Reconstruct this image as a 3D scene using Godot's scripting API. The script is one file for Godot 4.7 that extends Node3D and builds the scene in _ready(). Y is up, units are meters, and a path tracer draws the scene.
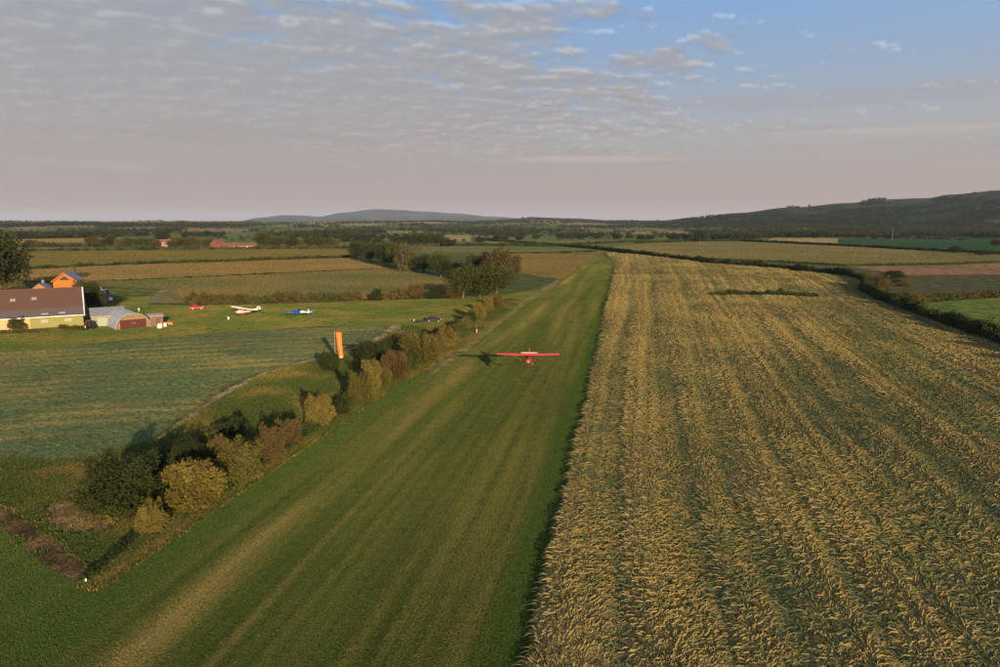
extends Node3D
# A grass airstrip at sunset seen from 26 m up: runway along -Z, hay fields, hedges, farm buildings, light aircraft, downs far behind.

const EYE := Vector3(0, 26, 0)
const FOCAL := 690.0                     # in pixels of a 1000 x 667 picture
const PITCH := 9.2602
const YAW := 10.534

var rng := RandomNumberGenerator.new()
var cam_basis: Basis
var n_low := FastNoiseLite.new()
var n_mid := FastNoiseLite.new()
var n_fine := FastNoiseLite.new()
var n_cell := FastNoiseLite.new()
var n_edge := FastNoiseLite.new()
var used := {}
var M := {}
var tex_fine: ImageTexture
var tex_med: ImageTexture

# ------------------------------------------------------------------ mesh builder
class MB:
	var v := PackedVector3Array()
	var n := PackedVector3Array()
	var c := PackedColorArray()
	var uv := PackedVector2Array()
	var uv2 := PackedVector2Array()
	func tri(a: Vector3, b: Vector3, d: Vector3, out: Vector3, col := Color.WHITE) -> void:
		var g := (b - a).cross(d - a)
		if g.dot(out) > 0.0:
			var t := b; b = d; d = t
			g = -g
		var nn := (-g).normalized()
		v.append(a); v.append(b); v.append(d)
		for i in 3:
			n.append(nn); c.append(col)
	func quad(a: Vector3, b: Vector3, d: Vector3, e: Vector3, out: Vector3, col := Color.WHITE) -> void:
		tri(a, b, d, out, col); tri(a, d, e, out, col)
	func smooth_tri(a: Vector3, b: Vector3, d: Vector3, na: Vector3, nb: Vector3, nd: Vector3, col := Color.WHITE) -> void:
		if (b - a).cross(d - a).dot(na + nb + nd) > 0.0:
			var t := b; b = d; d = t
			t = nb; nb = nd; nd = t
		v.append(a); v.append(b); v.append(d)
		n.append(na); n.append(nb); n.append(nd)
		for i in 3:
			c.append(col)
	func box(x: Transform3D, s: Vector3, col := Color.WHITE) -> void:
		var h := s * 0.5
		for ax in 3:
			for sg in [-1.0, 1.0]:
				var o := Vector3.ZERO; o[ax] = sg
				var u := Vector3.ZERO; u[(ax + 1) % 3] = 1.0
				var w := Vector3.ZERO; w[(ax + 2) % 3] = 1.0
				quad(x * ((o - u - w) * h), x * ((o + u - w) * h), x * ((o + u + w) * h), x * ((o - u + w) * h), x.basis * o, col)
	func bx(at: Vector3, s: Vector3, col := Color.WHITE) -> void:
		box(Transform3D(Basis(), at), s, col)
	func tube(a: Vector3, b: Vector3, r0: float, r1: float, k := 8, col := Color.WHITE, caps := true) -> void:
		var d := (b - a).normalized()
		var u := d.cross(Vector3.UP if absf(d.y) < 0.9 else Vector3.RIGHT).normalized()
		var w := d.cross(u)
		for i in k:
			var p := TAU * i / k
			var q := TAU * (i + 1) / k
			var e := u * cos(p) + w * sin(p)
			var f := u * cos(q) + w * sin(q)
			smooth_tri(a + e * r0, b + e * r1, b + f * r1, e, e, f, col)
			smooth_tri(a + e * r0, b + f * r1, a + f * r0, e, f, f, col)
			if caps:
				tri(a, a + e * r0, a + f * r0, -d, col); tri(b, b + e * r1, b + f * r1, d, col)
	# rings: arrays of the same number of points round the shape
	func loft(rings: Array, col := Color.WHITE, caps := true) -> void:
		var k: int = rings[0].size()
		var mid := []
		for r in rings:
			var m := Vector3.ZERO
			for p in r:
				m += p
			mid.append(m / k)
		for j in rings.size() - 1:
			for i in k:
				var i2 := (i + 1) % k
				var a: Vector3 = rings[j][i]; var b: Vector3 = rings[j][i2]
				var d: Vector3 = rings[j + 1][i2]; var e: Vector3 = rings[j + 1][i]
				var ma: Vector3 = mid[j]; var mb: Vector3 = mid[j + 1]
				smooth_tri(a, b, d, (a - ma).normalized(), (b - ma).normalized(), (d - mb).normalized(), col)
				smooth_tri(a, d, e, (a - ma).normalized(), (d - mb).normalized(), (e - mb).normalized(), col)
		if caps:
			for j in [0, rings.size() - 1]:
				var away: Vector3 = mid[j] - mid[1 if j == 0 else j - 1]
				for i in k:
					tri(mid[j], rings[j][i], rings[j][(i + 1) % k], away, col)
	# outline in a plane (x, y), pushed from z0 to z1
	func prism(outline: PackedVector2Array, z0: float, z1: float, col := Color.WHITE) -> void:
		var t := Geometry2D.triangulate_polygon(outline)
		for i in range(0, t.size(), 3):
			for s in [[z0, -1.0], [z1, 1.0]]:
				tri(_p(outline[t[i]], s[0]), _p(outline[t[i + 1]], s[0]), _p(outline[t[i + 2]], s[0]), Vector3(0, 0, s[1] * signf(z1 - z0)), col)
		var cw := Geometry2D.is_polygon_clockwise(outline)
		for i in outline.size():
			var a := outline[i]; var b := outline[(i + 1) % outline.size()]
			var o := Vector3(b.y - a.y, a.x - b.x, 0) * (-1.0 if cw else 1.0)
			quad(_p(a, z0), _p(b, z0), _p(b, z1), _p(a, z1), o, col)
	func _p(a: Vector2, z: float) -> Vector3:
		return Vector3(a.x, a.y, z)
	# one leaf: a small bent diamond
	func leaf(p: Vector3, along: Vector3, across: Vector3, col: Color) -> void:
		var up := along.cross(across).normalized()
		var bend := up * (across.length() * 0.35)
		tri(p - along, p + across - bend, p + along, up, col)
		tri(p - along, p + along, p - across - bend, up, col)
	func mesh() -> ArrayMesh:
		var a := []
		a.resize(Mesh.ARRAY_MAX)
		a[Mesh.ARRAY_VERTEX] = v; a[Mesh.ARRAY_NORMAL] = n; a[Mesh.ARRAY_COLOR] = c
		if uv.size():
			a[Mesh.ARRAY_TEX_UV] = uv
		if uv2.size():
			a[Mesh.ARRAY_TEX_UV2] = uv2
		var m := ArrayMesh.new()
		m.add_surface_from_arrays(Mesh.PRIMITIVE_TRIANGLES, a)
		return m

# ------------------------------------------------------------------ naming and nodes
func numbered(called: String) -> String:
	used[called] = used.get(called, -1) + 1
	return called if used[called] == 0 else "%s_%03d" % [called, used[called]]

func tag(o: Node, label: String, category: String, group := "", kind := "") -> void:
	if label: o.set_meta("label", label)
	if category: o.set_meta("category", category)
	if group: o.set_meta("group", group)
	if kind: o.set_meta("kind", kind)

func thing(called: String, label: String, category: String, at := Vector3.ZERO, turn := 0.0, group := "") -> Node3D:
	var o := Node3D.new()
	o.name = numbered(called)
	add_child(o)
	o.position = at
	o.rotation.y = turn
	tag(o, label, category, group)
	return o

func part(called: String, mesh: Mesh, mat: Material, parent: Node) -> MeshInstance3D:
	var o := MeshInstance3D.new()
	o.name = called if parent != self else numbered(called)
	o.mesh = mesh
	o.material_override = mat
	parent.add_child(o, true)
	return o

func struct(called: String, mesh: Mesh, mat: Material, label := "", category := "") -> MeshInstance3D:
	var o := part(called, mesh, mat, self)
	tag(o, label, category, "", "structure")
	return o

# ------------------------------------------------------------------ pixels to places on the ground
func ray(px: float, py: float) -> Vector3:
	return cam_basis * Vector3((px - 500.0) / FOCAL, (333.5 - py) / FOCAL, -1.0)

func gp(px: float, py: float, h := 0.0) -> Vector3:
	var d := ray(px, py)
	return EYE + d * ((h - EYE.y) / d.y)

func far_at(px: float, dist: float) -> Vector3:      # on the land at a distance, in the direction of a column
	var d := ray(px, 221.0)
	d.y = 0
	d = d.normalized() * dist
	return Vector3(d.x, height(d.x, d.z), d.z)

func depth_of(p: Vector3) -> float:      # how far along the view, which is what sets a thing's size in pixels
	return -((p - EYE) * cam_basis).z

func ground_poly(pts: Array) -> PackedVector2Array:
	var out := PackedVector2Array()
	for p in pts:
		var g := gp(p[0], p[1])
		out.append(Vector2(g.x, g.z))
	return out

func height(x: float, z: float) -> float:
	var r := Vector2(x, z).length()
	if r < 1250.0:
		return 0.0
	return smoothstep(1250.0, 2400.0, r) * n_low.get_noise_2d(x * 0.12, z * 0.12) * 11.0 + smoothstep(1400.0, 3400.0, r) * 16.0

# ------------------------------------------------------------------ materials
func lin(r: float, g: float, b: float) -> Color:
	return Color(r, g, b).linear_to_srgb()

func mat(r: float, g: float, b: float, rough := 0.85, metal := 0.0) -> StandardMaterial3D:
	var m := StandardMaterial3D.new()
	m.albedo_color = lin(r, g, b)
	m.roughness = rough
	m.metallic = metal
	m.metallic_specular = 0.35
	return m

func worn(m: StandardMaterial3D, scale: float, amount := 0.5) -> StandardMaterial3D:      # uneven, weathered paint or sheet
	m.albedo_texture = tex_med
	m.uv1_triplanar = true
	m.uv1_scale = Vector3.ONE * scale
	m.albedo_color = Color(m.albedo_color.r * 1.12, m.albedo_color.g * 1.12, m.albedo_color.b * 1.12)
	return m

func leafy(r: float, g: float, b: float, through := 0.25) -> StandardMaterial3D:
	var m := mat(r, g, b, 0.75)
	m.vertex_color_use_as_albedo = true
	m.metallic_specular = 0.2
	m.backlight = Color(through, through, through)
	m.cull_mode = BaseMaterial3D.CULL_DISABLED
	return m

func noise_tex(freq: float, lo: float, hi: float, size: int, sd: int, oct := 5) -> ImageTexture:
	var f := FastNoiseLite.new()
	f.seed = sd
	f.noise_type = FastNoiseLite.TYPE_SIMPLEX_SMOOTH
	f.frequency = freq
	f.fractal_octaves = oct
	f.fractal_gain = 0.62
	var im := f.get_seamless_image(size, size)
	im.convert(Image.FORMAT_RGB8)
	var b := im.get_data()
	for i in b.size():
		b[i] = int(clampf(lerpf(lo, hi, b[i] / 255.0), 0.0, 255.0))
	return ImageTexture.create_from_image(Image.create_from_data(size, size, false, Image.FORMAT_RGB8, b))

func field_mat() -> StandardMaterial3D:
	var m := StandardMaterial3D.new()
	m.albedo_color = lin(0.9, 0.9, 0.9)
	m.vertex_color_use_as_albedo = true
	m.albedo_texture = tex_med
	m.detail_enabled = true
	m.detail_albedo = tex_fine
	m.detail_blend_mode = BaseMaterial3D.BLEND_MODE_MUL
	m.detail_uv_layer = BaseMaterial3D.DETAIL_UV_2
	m.roughness = 1.0
	m.metallic_specular = 0.1
	return m

const FIELD_K := 2.08      # brings a base colour through the two noise textures and the 0.9 above

# ------------------------------------------------------------------ flat sheets of land
func sheet(called: String, label: String, category: String, poly: PackedVector2Array, y: float, cell: float, col: Callable, m: Material) -> MeshInstance3D:
	var b := MB.new()
	var lo := poly[0]
	var hi := poly[0]
	for p in poly:
		lo = lo.min(p); hi = hi.max(p)
	var nx := int(ceil((hi.x - lo.x) / cell))
	var nz := int(ceil((hi.y - lo.y) / cell))
	var inside := []
	for j in nz + 1:
		var row := PackedByteArray()
		row.resize(nx + 1)
		for i in nx + 1:
			row[i] = int(Geometry2D.is_point_in_polygon(lo + Vector2(i, j) * cell, poly))
		inside.append(row)
	var up := Vector3.UP
	for j in nz:
		for i in nx:
			var s: int = inside[j][i] + inside[j][i + 1] + inside[j + 1][i] + inside[j + 1][i + 1]
			var q := PackedVector2Array([lo + Vector2(i, j) * cell, lo + Vector2(i + 1, j) * cell, lo + Vector2(i + 1, j + 1) * cell, lo + Vector2(i, j + 1) * cell])
			var pieces := [q] if s == 4 else Geometry2D.intersect_polygons(q, poly)
			for pc in pieces:
				var t := PackedInt32Array([0, 1, 2, 0, 2, 3]) if pc.size() == 4 else Geometry2D.triangulate_polygon(pc)
				for k in range(0, t.size(), 3):
					var a: Vector2 = pc[t[k]]; var d: Vector2 = pc[t[k + 1]]; var e: Vector2 = pc[t[k + 2]]
					if (d - a).cross(e - a) < 0.0:
						var w := d; d = e; e = w
					for p in [a, d, e]:
						b.v.append(Vector3(p.x, y, p.y)); b.n.append(up)
						var cc: Color = col.call(p.x, p.y)
						b.c.append(Color(cc.r * FIELD_K, cc.g * FIELD_K, cc.b * FIELD_K))
						b.uv.append(p / 37.0); b.uv2.append(p / 9.0)
	return struct(called, b.mesh(), m, label, category)

func blend(base: Color, alt: Color, size: float, seed_off := 0.0) -> Callable:
	return func(x: float, z: float) -> Color:
		var t := n_mid.get_noise_2d(x / size + seed_off, z / size) * 0.9 + n_fine.get_noise_2d(x / size * 0.5, z / size * 0.5 + seed_off) * 0.6
		return base.lerp(alt, smoothstep(-0.45, 0.45, t))

# colours of the mown strip: streaks left along it by the mower and wheels
func mown_col(x: float, z: float) -> Color:
	var s := n_fine.get_noise_2d(x * 5.0, z * 0.05)
	var s2 := n_mid.get_noise_2d(x * 2.4 + 50.0, z * 0.1)
	var s3 := n_fine.get_noise_2d(x * 11.0 + 9.0, z * 0.06)
	var patch := n_mid.get_noise_2d(x * 0.6, z * 0.35 + 70.0)
	var c := Color(0.048, 0.075, 0.016)
	c = c.lerp(Color(0.098, 0.108, 0.029), smoothstep(-0.35, 0.5, s * 0.6 + s2 * 0.5 + patch * 0.5))
	var drift := x + 1.6 * n_low.get_noise_2d(z * 0.35, 4.0)
	var straw := exp(-pow((drift + 29.0 - clampf((-z - 60.0) * 0.02, 0.0, 2.5)) / 1.5, 2.0)) * smoothstep(-0.25, 0.3, n_mid.get_noise_2d(x * 1.6, z * 0.25)) * 0.9
	straw += exp(-pow((drift + 18.0) / 1.2, 2.0)) * 0.45 * smoothstep(-0.2, 0.4, s2)
	straw += exp(-pow((drift + 23.5) / 0.8, 2.0)) * 0.4 * smoothstep(-0.2, 0.4, s)
	c = c.lerp(Color(0.22, 0.18, 0.066), clampf(straw, 0.0, 0.85))
	var lines := lerpf(0.35, 1.0, smoothstep(-20.0, -14.0, x)) * smoothstep(-5.6, -7.4, x)      # fine close mowing lines on the right half
	c = c.lerp(Color(0.118, 0.12, 0.034) if s3 > 0.0 else Color(0.034, 0.050, 0.012), clampf(lines * absf(s3) * 2.6, 0.0, 0.9))
	c = c.lerp(Color(0.036, 0.075, 0.014), 0.8 * smoothstep(-9.2, -7.6, x + s * 0.9))      # an uncut green edge
	c = c.lerp(Color(0.045, 0.085, 0.018), 0.6 * smoothstep(-32.0, -34.0, x))
	return c

# ------------------------------------------------------------------ grass as blades
func tuft_mesh(blades: int, spread: float, tall: float, wide: float, lean: float, sd: int, dry: float) -> ArrayMesh:
	rng.seed = sd
	var b := MB.new()
	for i in blades:
		var a := rng.randf() * TAU
		var r := sqrt(rng.randf()) * spread
		var p := Vector3(cos(a) * r, 0, sin(a) * r)
		var h := tall * rng.randf_range(0.55, 1.0)
		var la := a + rng.randf_range(-0.9, 0.9)
		var l := Vector3(cos(la), 0, sin(la)) * lean * h * rng.randf_range(0.3, 1.0)
		var fa := rng.randf() * TAU
		var w := Vector3(cos(fa), 0, sin(fa)) * wide * rng.randf_range(0.6, 1.1)
		var k := rng.randf_range(0.55, 1.0)
		var tone := Color(k, k, k) if rng.randf() > dry else Color(minf(1.0, k * 1.25), k, k * 0.75)
		var mid := p + l * 0.35 + Vector3(0, h * 0.62, 0)
		var tip := p + l + Vector3(0, h * (1.0 - 0.35 * lean), 0)
		var out := w.cross(Vector3.UP)
		b.quad(p - w * 0.5, p + w * 0.5, mid + w * 0.42, mid - w * 0.42, out, tone)
		b.tri(mid - w * 0.42, mid + w * 0.42, tip, out, tone)
	return b.mesh()

# grass lying over to one side: long arching blades that spring from a clump
func lying_mesh(blades: int, sd: int) -> ArrayMesh:
	rng.seed = sd
	var b := MB.new()
	for i in blades:
		var p := Vector3(rng.randf_range(-0.2, 0.2), 0, rng.randf_range(-0.24, 0.24))
		var a := rng.randfn() * 0.55
		var dir := Vector3(cos(a), 0, sin(a))
		var l := rng.randf_range(0.45, 1.0)
		var h := rng.randf_range(0.07, 0.24)
		var w := dir.cross(Vector3.UP) * rng.randf_range(0.012, 0.024) + Vector3(0, rng.randf_range(-0.01, 0.014), 0)
		var k := rng.randf_range(0.65, 1.0)
		var tone := Color(k, k, k) if rng.randf() > 0.3 else Color(minf(1.0, k * 1.2), k, k * 0.78)
		var q := [p, p + dir * l * 0.3 + Vector3(0, h * 0.85, 0), p + dir * l * 0.65 + Vector3(0, h, 0), p + dir * l + Vector3(0, h * 0.45, 0)]
		var up := Vector3.UP - dir * 0.5
		b.quad(q[0] - w * 0.5, q[0] + w * 0.5, q[1] + w, q[1] - w, up, tone)
		b.quad(q[1] - w, q[1] + w, q[2] + w * 0.9, q[2] - w * 0.9, up, tone)
		b.tri(q[2] - w * 0.9, q[2] + w * 0.9, q[3], up, tone)
	return b.mesh()

func blades_on(called: String, label: String, category: String, mesh: Mesh, m: Material, poly: PackedVector2Array, count: int, r0: float, r1: float, size: Callable, col: Callable, sd: int, keep = null, comb := -1.0) -> void:
	rng.seed = sd
	var buf := PackedFloat32Array()
	buf.resize(count * 16)
	var k := 0
	var tries := 0
	var lo := poly[0]; var hi := poly[0]
	for p in poly:
		lo = lo.min(p); hi = hi.max(p)
	while k < count and tries < count * 14:
		tries += 1
		var az := rng.randf_range(-1.02, 0.75)
		var r := pow(lerpf(pow(r0, 0.45), pow(r1, 0.45), rng.randf()), 1.0 / 0.45)
		var x := sin(az) * r
		var z := -cos(az) * r
		if x < lo.x or x > hi.x or z < lo.y or z > hi.y or not Geometry2D.is_point_in_polygon(Vector2(x, z), poly):
			continue
		if keep != null and not keep.call(x, z):
			continue
		var s: Vector2 = size.call(x, z, r)
		var t := rng.randf() * TAU if comb < 0.0 else n_low.get_noise_2d(x * 1.2, z * 1.2 + 20.0) * 4.0 + rng.randfn() * comb + (PI if rng.randf() < 0.3 else 0.0)
		var c := cos(t) * s.x
		var n := sin(t) * s.x
		var cc: Color = col.call(x, z)
		var o := k * 16
		buf[o] = c; buf[o + 2] = n; buf[o + 3] = x
		buf[o + 5] = s.y; buf[o + 7] = 0.0
		buf[o + 8] = -n; buf[o + 10] = c; buf[o + 11] = z
		buf[o + 12] = cc.r; buf[o + 13] = cc.g; buf[o + 14] = cc.b; buf[o + 15] = 1.0
		k += 1
	buf.resize(k * 16)
	var o := copies_node(called, mesh, m, buf, self)
	tag(o, label, category, "", "stuff")

func copies_node(called: String, mesh: Mesh, m: Material, buf: PackedFloat32Array, parent: Node) -> MultiMeshInstance3D:
	var mm := MultiMesh.new()
	mm.transform_format = MultiMesh.TRANSFORM_3D
	mm.use_colors = true
	mm.mesh = mesh
	mm.instance_count = buf.size() / 16
	mm.buffer = buf
	var o := MultiMeshInstance3D.new()
	o.name = called if parent != self else numbered(called)
	o.multimesh = mm
	o.material_override = m
	parent.add_child(o, true)
	return o

# ------------------------------------------------------------------ foliage
# lobes: [centre, radii]; leaves spread through the outer part of every lobe
func crown(lobes: Array, count: int, size: float, sd: int, droop := 0.0, warm := 0.25) -> ArrayMesh:
	rng.seed = sd
	var b := MB.new()
	var total := 0.0
	for l in lobes:
		total += l[1].x * l[1].y + l[1].x * l[1].z
	for l in lobes:
		var k := int(count * (l[1].x * l[1].y + l[1].x * l[1].z) / total)
		var lobe_tone := rng.randf_range(0.6, 1.0)
		var lobe_warm := rng.randf() * warm
		for i in k:
			var d := Vector3(rng.randfn(), rng.randfn(), rng.randfn()).normalized()
			var rr := 1.0 - pow(rng.randf(), 2.2) * 0.62
			rr *= 1.0 + 0.16 * n_mid.get_noise_3d(d.x * 70.0 + sd, d.y * 70.0, d.z * 70.0) + (0.22 * rng.randf() * rng.randf())
			var p: Vector3 = l[0] + d * l[1] * rr
			if p.y < 0.05:
				continue
			var deep := false
			for q in lobes:
				if q != l and ((p - q[0]) / q[1]).length() < 0.55:
					deep = true
					break
			if deep:
				continue
			var out := (d * 0.9 + Vector3(rng.randfn(), rng.randfn() + 0.5, rng.randfn()) * 0.45).normalized()
			if droop > 0.0:
				out = (out * 0.5 + Vector3(0, -droop, 0)).normalized()
			var tn := lobe_tone * rng.randf_range(0.62, 1.0)
			var wm := clampf(lobe_warm + rng.randf_range(-0.1, 0.15), 0.0, 0.6)
			var reach := size * rng.randf_range(2.0, 4.2)
			for q in 4:      # a twig: leaves along it, each turned its own way
				var at := p + out * reach * (q / 4.0 - 0.3) + Vector3(rng.randfn(), rng.randfn(), rng.randfn()) * size * 0.55
				var al := (out * 0.8 + Vector3(rng.randfn(), rng.randfn(), rng.randfn()) * 0.7).normalized()
				var ac := al.cross(Vector3(rng.randfn(), rng.randfn(), rng.randfn())).normalized()
				var s := size * rng.randf_range(0.7, 1.25)
				var kk := tn * rng.randf_range(0.8, 1.0)
				b.leaf(at, al * s, ac * s * 0.55, Color(minf(1.0, kk * (1.0 + wm * 0.5)), kk * (1.0 - wm * 0.12), kk * (1.0 - wm * 0.5)))
	return b.mesh()

func limbs(b: MB, from: Vector3, lobes: Array, r: float, fork: float) -> void:
	for l in lobes:
		var mid: Vector3 = from.lerp(l[0], 0.5) + Vector3(0, fork, 0)
		b.tube(from, mid, r, r * 0.62, 6)
		b.tube(mid, l[0] + Vector3(0, l[1].y * 0.4, 0), r * 0.62, r * 0.18, 5)

# a kind of tree: [crown, trunk]; about 12 m tall
func tree_kind(sd: int, h: float, w: float, clear: float, count: int, leaf: float, droop := 0.0, warm := 0.25) -> Array:
	rng.seed = sd
	var lobes := []
	var k := 11
	for i in k:
		var t := (i + 0.5) / k
		var a := i * 2.4 + rng.randf() * 0.6
		var y: float = lerpf(clear * h + 0.12 * h, h * 0.86, t)
		var prof := sin(clampf((y / h - clear * 0.8) / (1.05 - clear * 0.8), 0.0, 1.0) * PI)
		var rad: float = w * 0.36 * pow(maxf(prof, 0.05), 0.7) * rng.randf_range(0.75, 1.1)
		var s: float = w * rng.randf_range(0.17, 0.25)
		lobes.append([Vector3(cos(a) * rad, y, sin(a) * rad), Vector3(s, s * rng.randf_range(0.75, 1.0) * (1.5 if droop > 0.0 else 1.0), s)])
	lobes.append([Vector3(0, h * (0.5 + clear * 0.4), 0), Vector3(w * 0.3, h * (0.34 - clear * 0.2), w * 0.3)])
	var tb := MB.new()
	var top := Vector3(rng.randf_range(-0.3, 0.3), h * maxf(clear, 0.3), rng.randf_range(-0.3, 0.3))
	tb.tube(Vector3(0, -0.3, 0), Vector3(0, 0.5, 0), h * 0.034, h * 0.024, 8)
	tb.tube(Vector3(0, 0.5, 0), top, h * 0.024, h * 0.018, 8)
	limbs(tb, top, lobes, h * 0.011, h * 0.03)
	return [crown(lobes, count, leaf, sd + 1, droop, warm), tb.mesh()]

func shrub_kind(sd: int, h: float, w: float, count: int, leaf: float, warm := 0.3) -> Array:
	rng.seed = sd
	var lobes := []
	for i in 9:
		var a := i * 2.4 + rng.randf()
		var t := i / 9.0
		var rad: float = w * 0.34 * sqrt(1.0 - t * 0.75) * rng.randf_range(0.45, 1.2)
		var s: float = w * rng.randf_range(0.12, 0.24)
		lobes.append([Vector3(cos(a) * rad, lerpf(h * 0.2, h * 0.78, t) * rng.randf_range(0.8, 1.15), sin(a) * rad), Vector3(s, s * rng.randf_range(0.8, 1.1), s)])
	for i in 11:      # leading shoots that break the outline
		var a := rng.randf() * TAU
		var rad: float = w * rng.randf_range(0.1, 0.34)
		lobes.append([Vector3(cos(a) * rad, h * rng.randf_range(0.6, 0.9), sin(a) * rad), Vector3(w * 0.07, h * 0.15, w * 0.07)])
	lobes.append([Vector3(0, h * 0.38, 0), Vector3(w * 0.27, h * 0.33, w * 0.27)])
	var tb := MB.new()
	for i in 4:
		var a := i * 1.6
		tb.tube(Vector3(cos(a) * 0.12, -0.1, sin(a) * 0.12), Vector3(cos(a) * 0.35, h * 0.25, sin(a) * 0.35), 0.07, 0.05, 6)
	limbs(tb, Vector3(0, h * 0.15, 0), lobes, 0.05, 0.1)
	return [crown(lobes, count, leaf, sd + 1, 0.0, warm), tb.mesh()]

func plant(called: String, label: String, category: String, kind: Array, at: Vector3, scale: Vector3, turn: float, leaves: Material, group := "") -> Node3D:
	var o := thing(called, label, category, at, turn, group)
	o.scale = scale
	part("stem" if category == "bush" else "trunk", kind[1], M.bark, o)
	part("foliage" if category == "bush" else "crown", kind[0], leaves, o)
	return o

func hedge(called: String, label: String, pts: Array, tall: float, wide: float, per_m: float, r: float, col: Color, alt: Color, sd: int, rough := 0.35) -> void:
	rng.seed = sd
	var line := []
	for p in pts:
		line.append(p if p is Vector3 else gp(p[0], p[1]))
	var base: Vector3 = line[0]
	var o := thing(called, label, "hedge", base)
	var buf := PackedFloat32Array()
	for i in line.size() - 1:
		var a: Vector3 = line[i]; var d: Vector3 = line[i + 1]
		var side := (d - a).cross(Vector3.UP).normalized()
		var k := int(a.distance_to(d) * per_m)
		for j in k:
			var p := a.lerp(d, rng.randf())
			var hh := tall * (1.0 + rough * 2.2 * n_mid.get_noise_2d(p.x * 2.0, p.z * 2.0 + sd) + rough * 0.8 * n_fine.get_noise_2d(p.x * 3.0, p.z * 3.0))
			var ang := rng.randf() * PI
			p += side * cos(ang) * wide * 0.5 * rng.randf_range(0.5, 1.0)
			p.y += maxf(0.15, sin(ang) * hh * rng.randf_range(0.55, 1.0))
			var s := r * rng.randf_range(0.7, 1.3)
			var t := rng.randf() * TAU
			var cc := col.lerp(alt, clampf(0.5 + n_mid.get_noise_2d(p.x * 1.5 + 31.0, p.z * 1.5) * 1.5 + rng.randf_range(-0.25, 0.25), 0.0, 1.0))
			p -= base
			buf.append_array([cos(t) * s, 0, sin(t) * s, p.x, 0, s * rng.randf_range(0.7, 1.1), 0, p.y, -sin(t) * s, 0, cos(t) * s, p.z, cc.r, cc.g, cc.b, 1.0])
	var f := copies_node("foliage", M.sprig, M.sprig_leaf, buf, o)
	f.set_meta("kind", "stuff")

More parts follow.
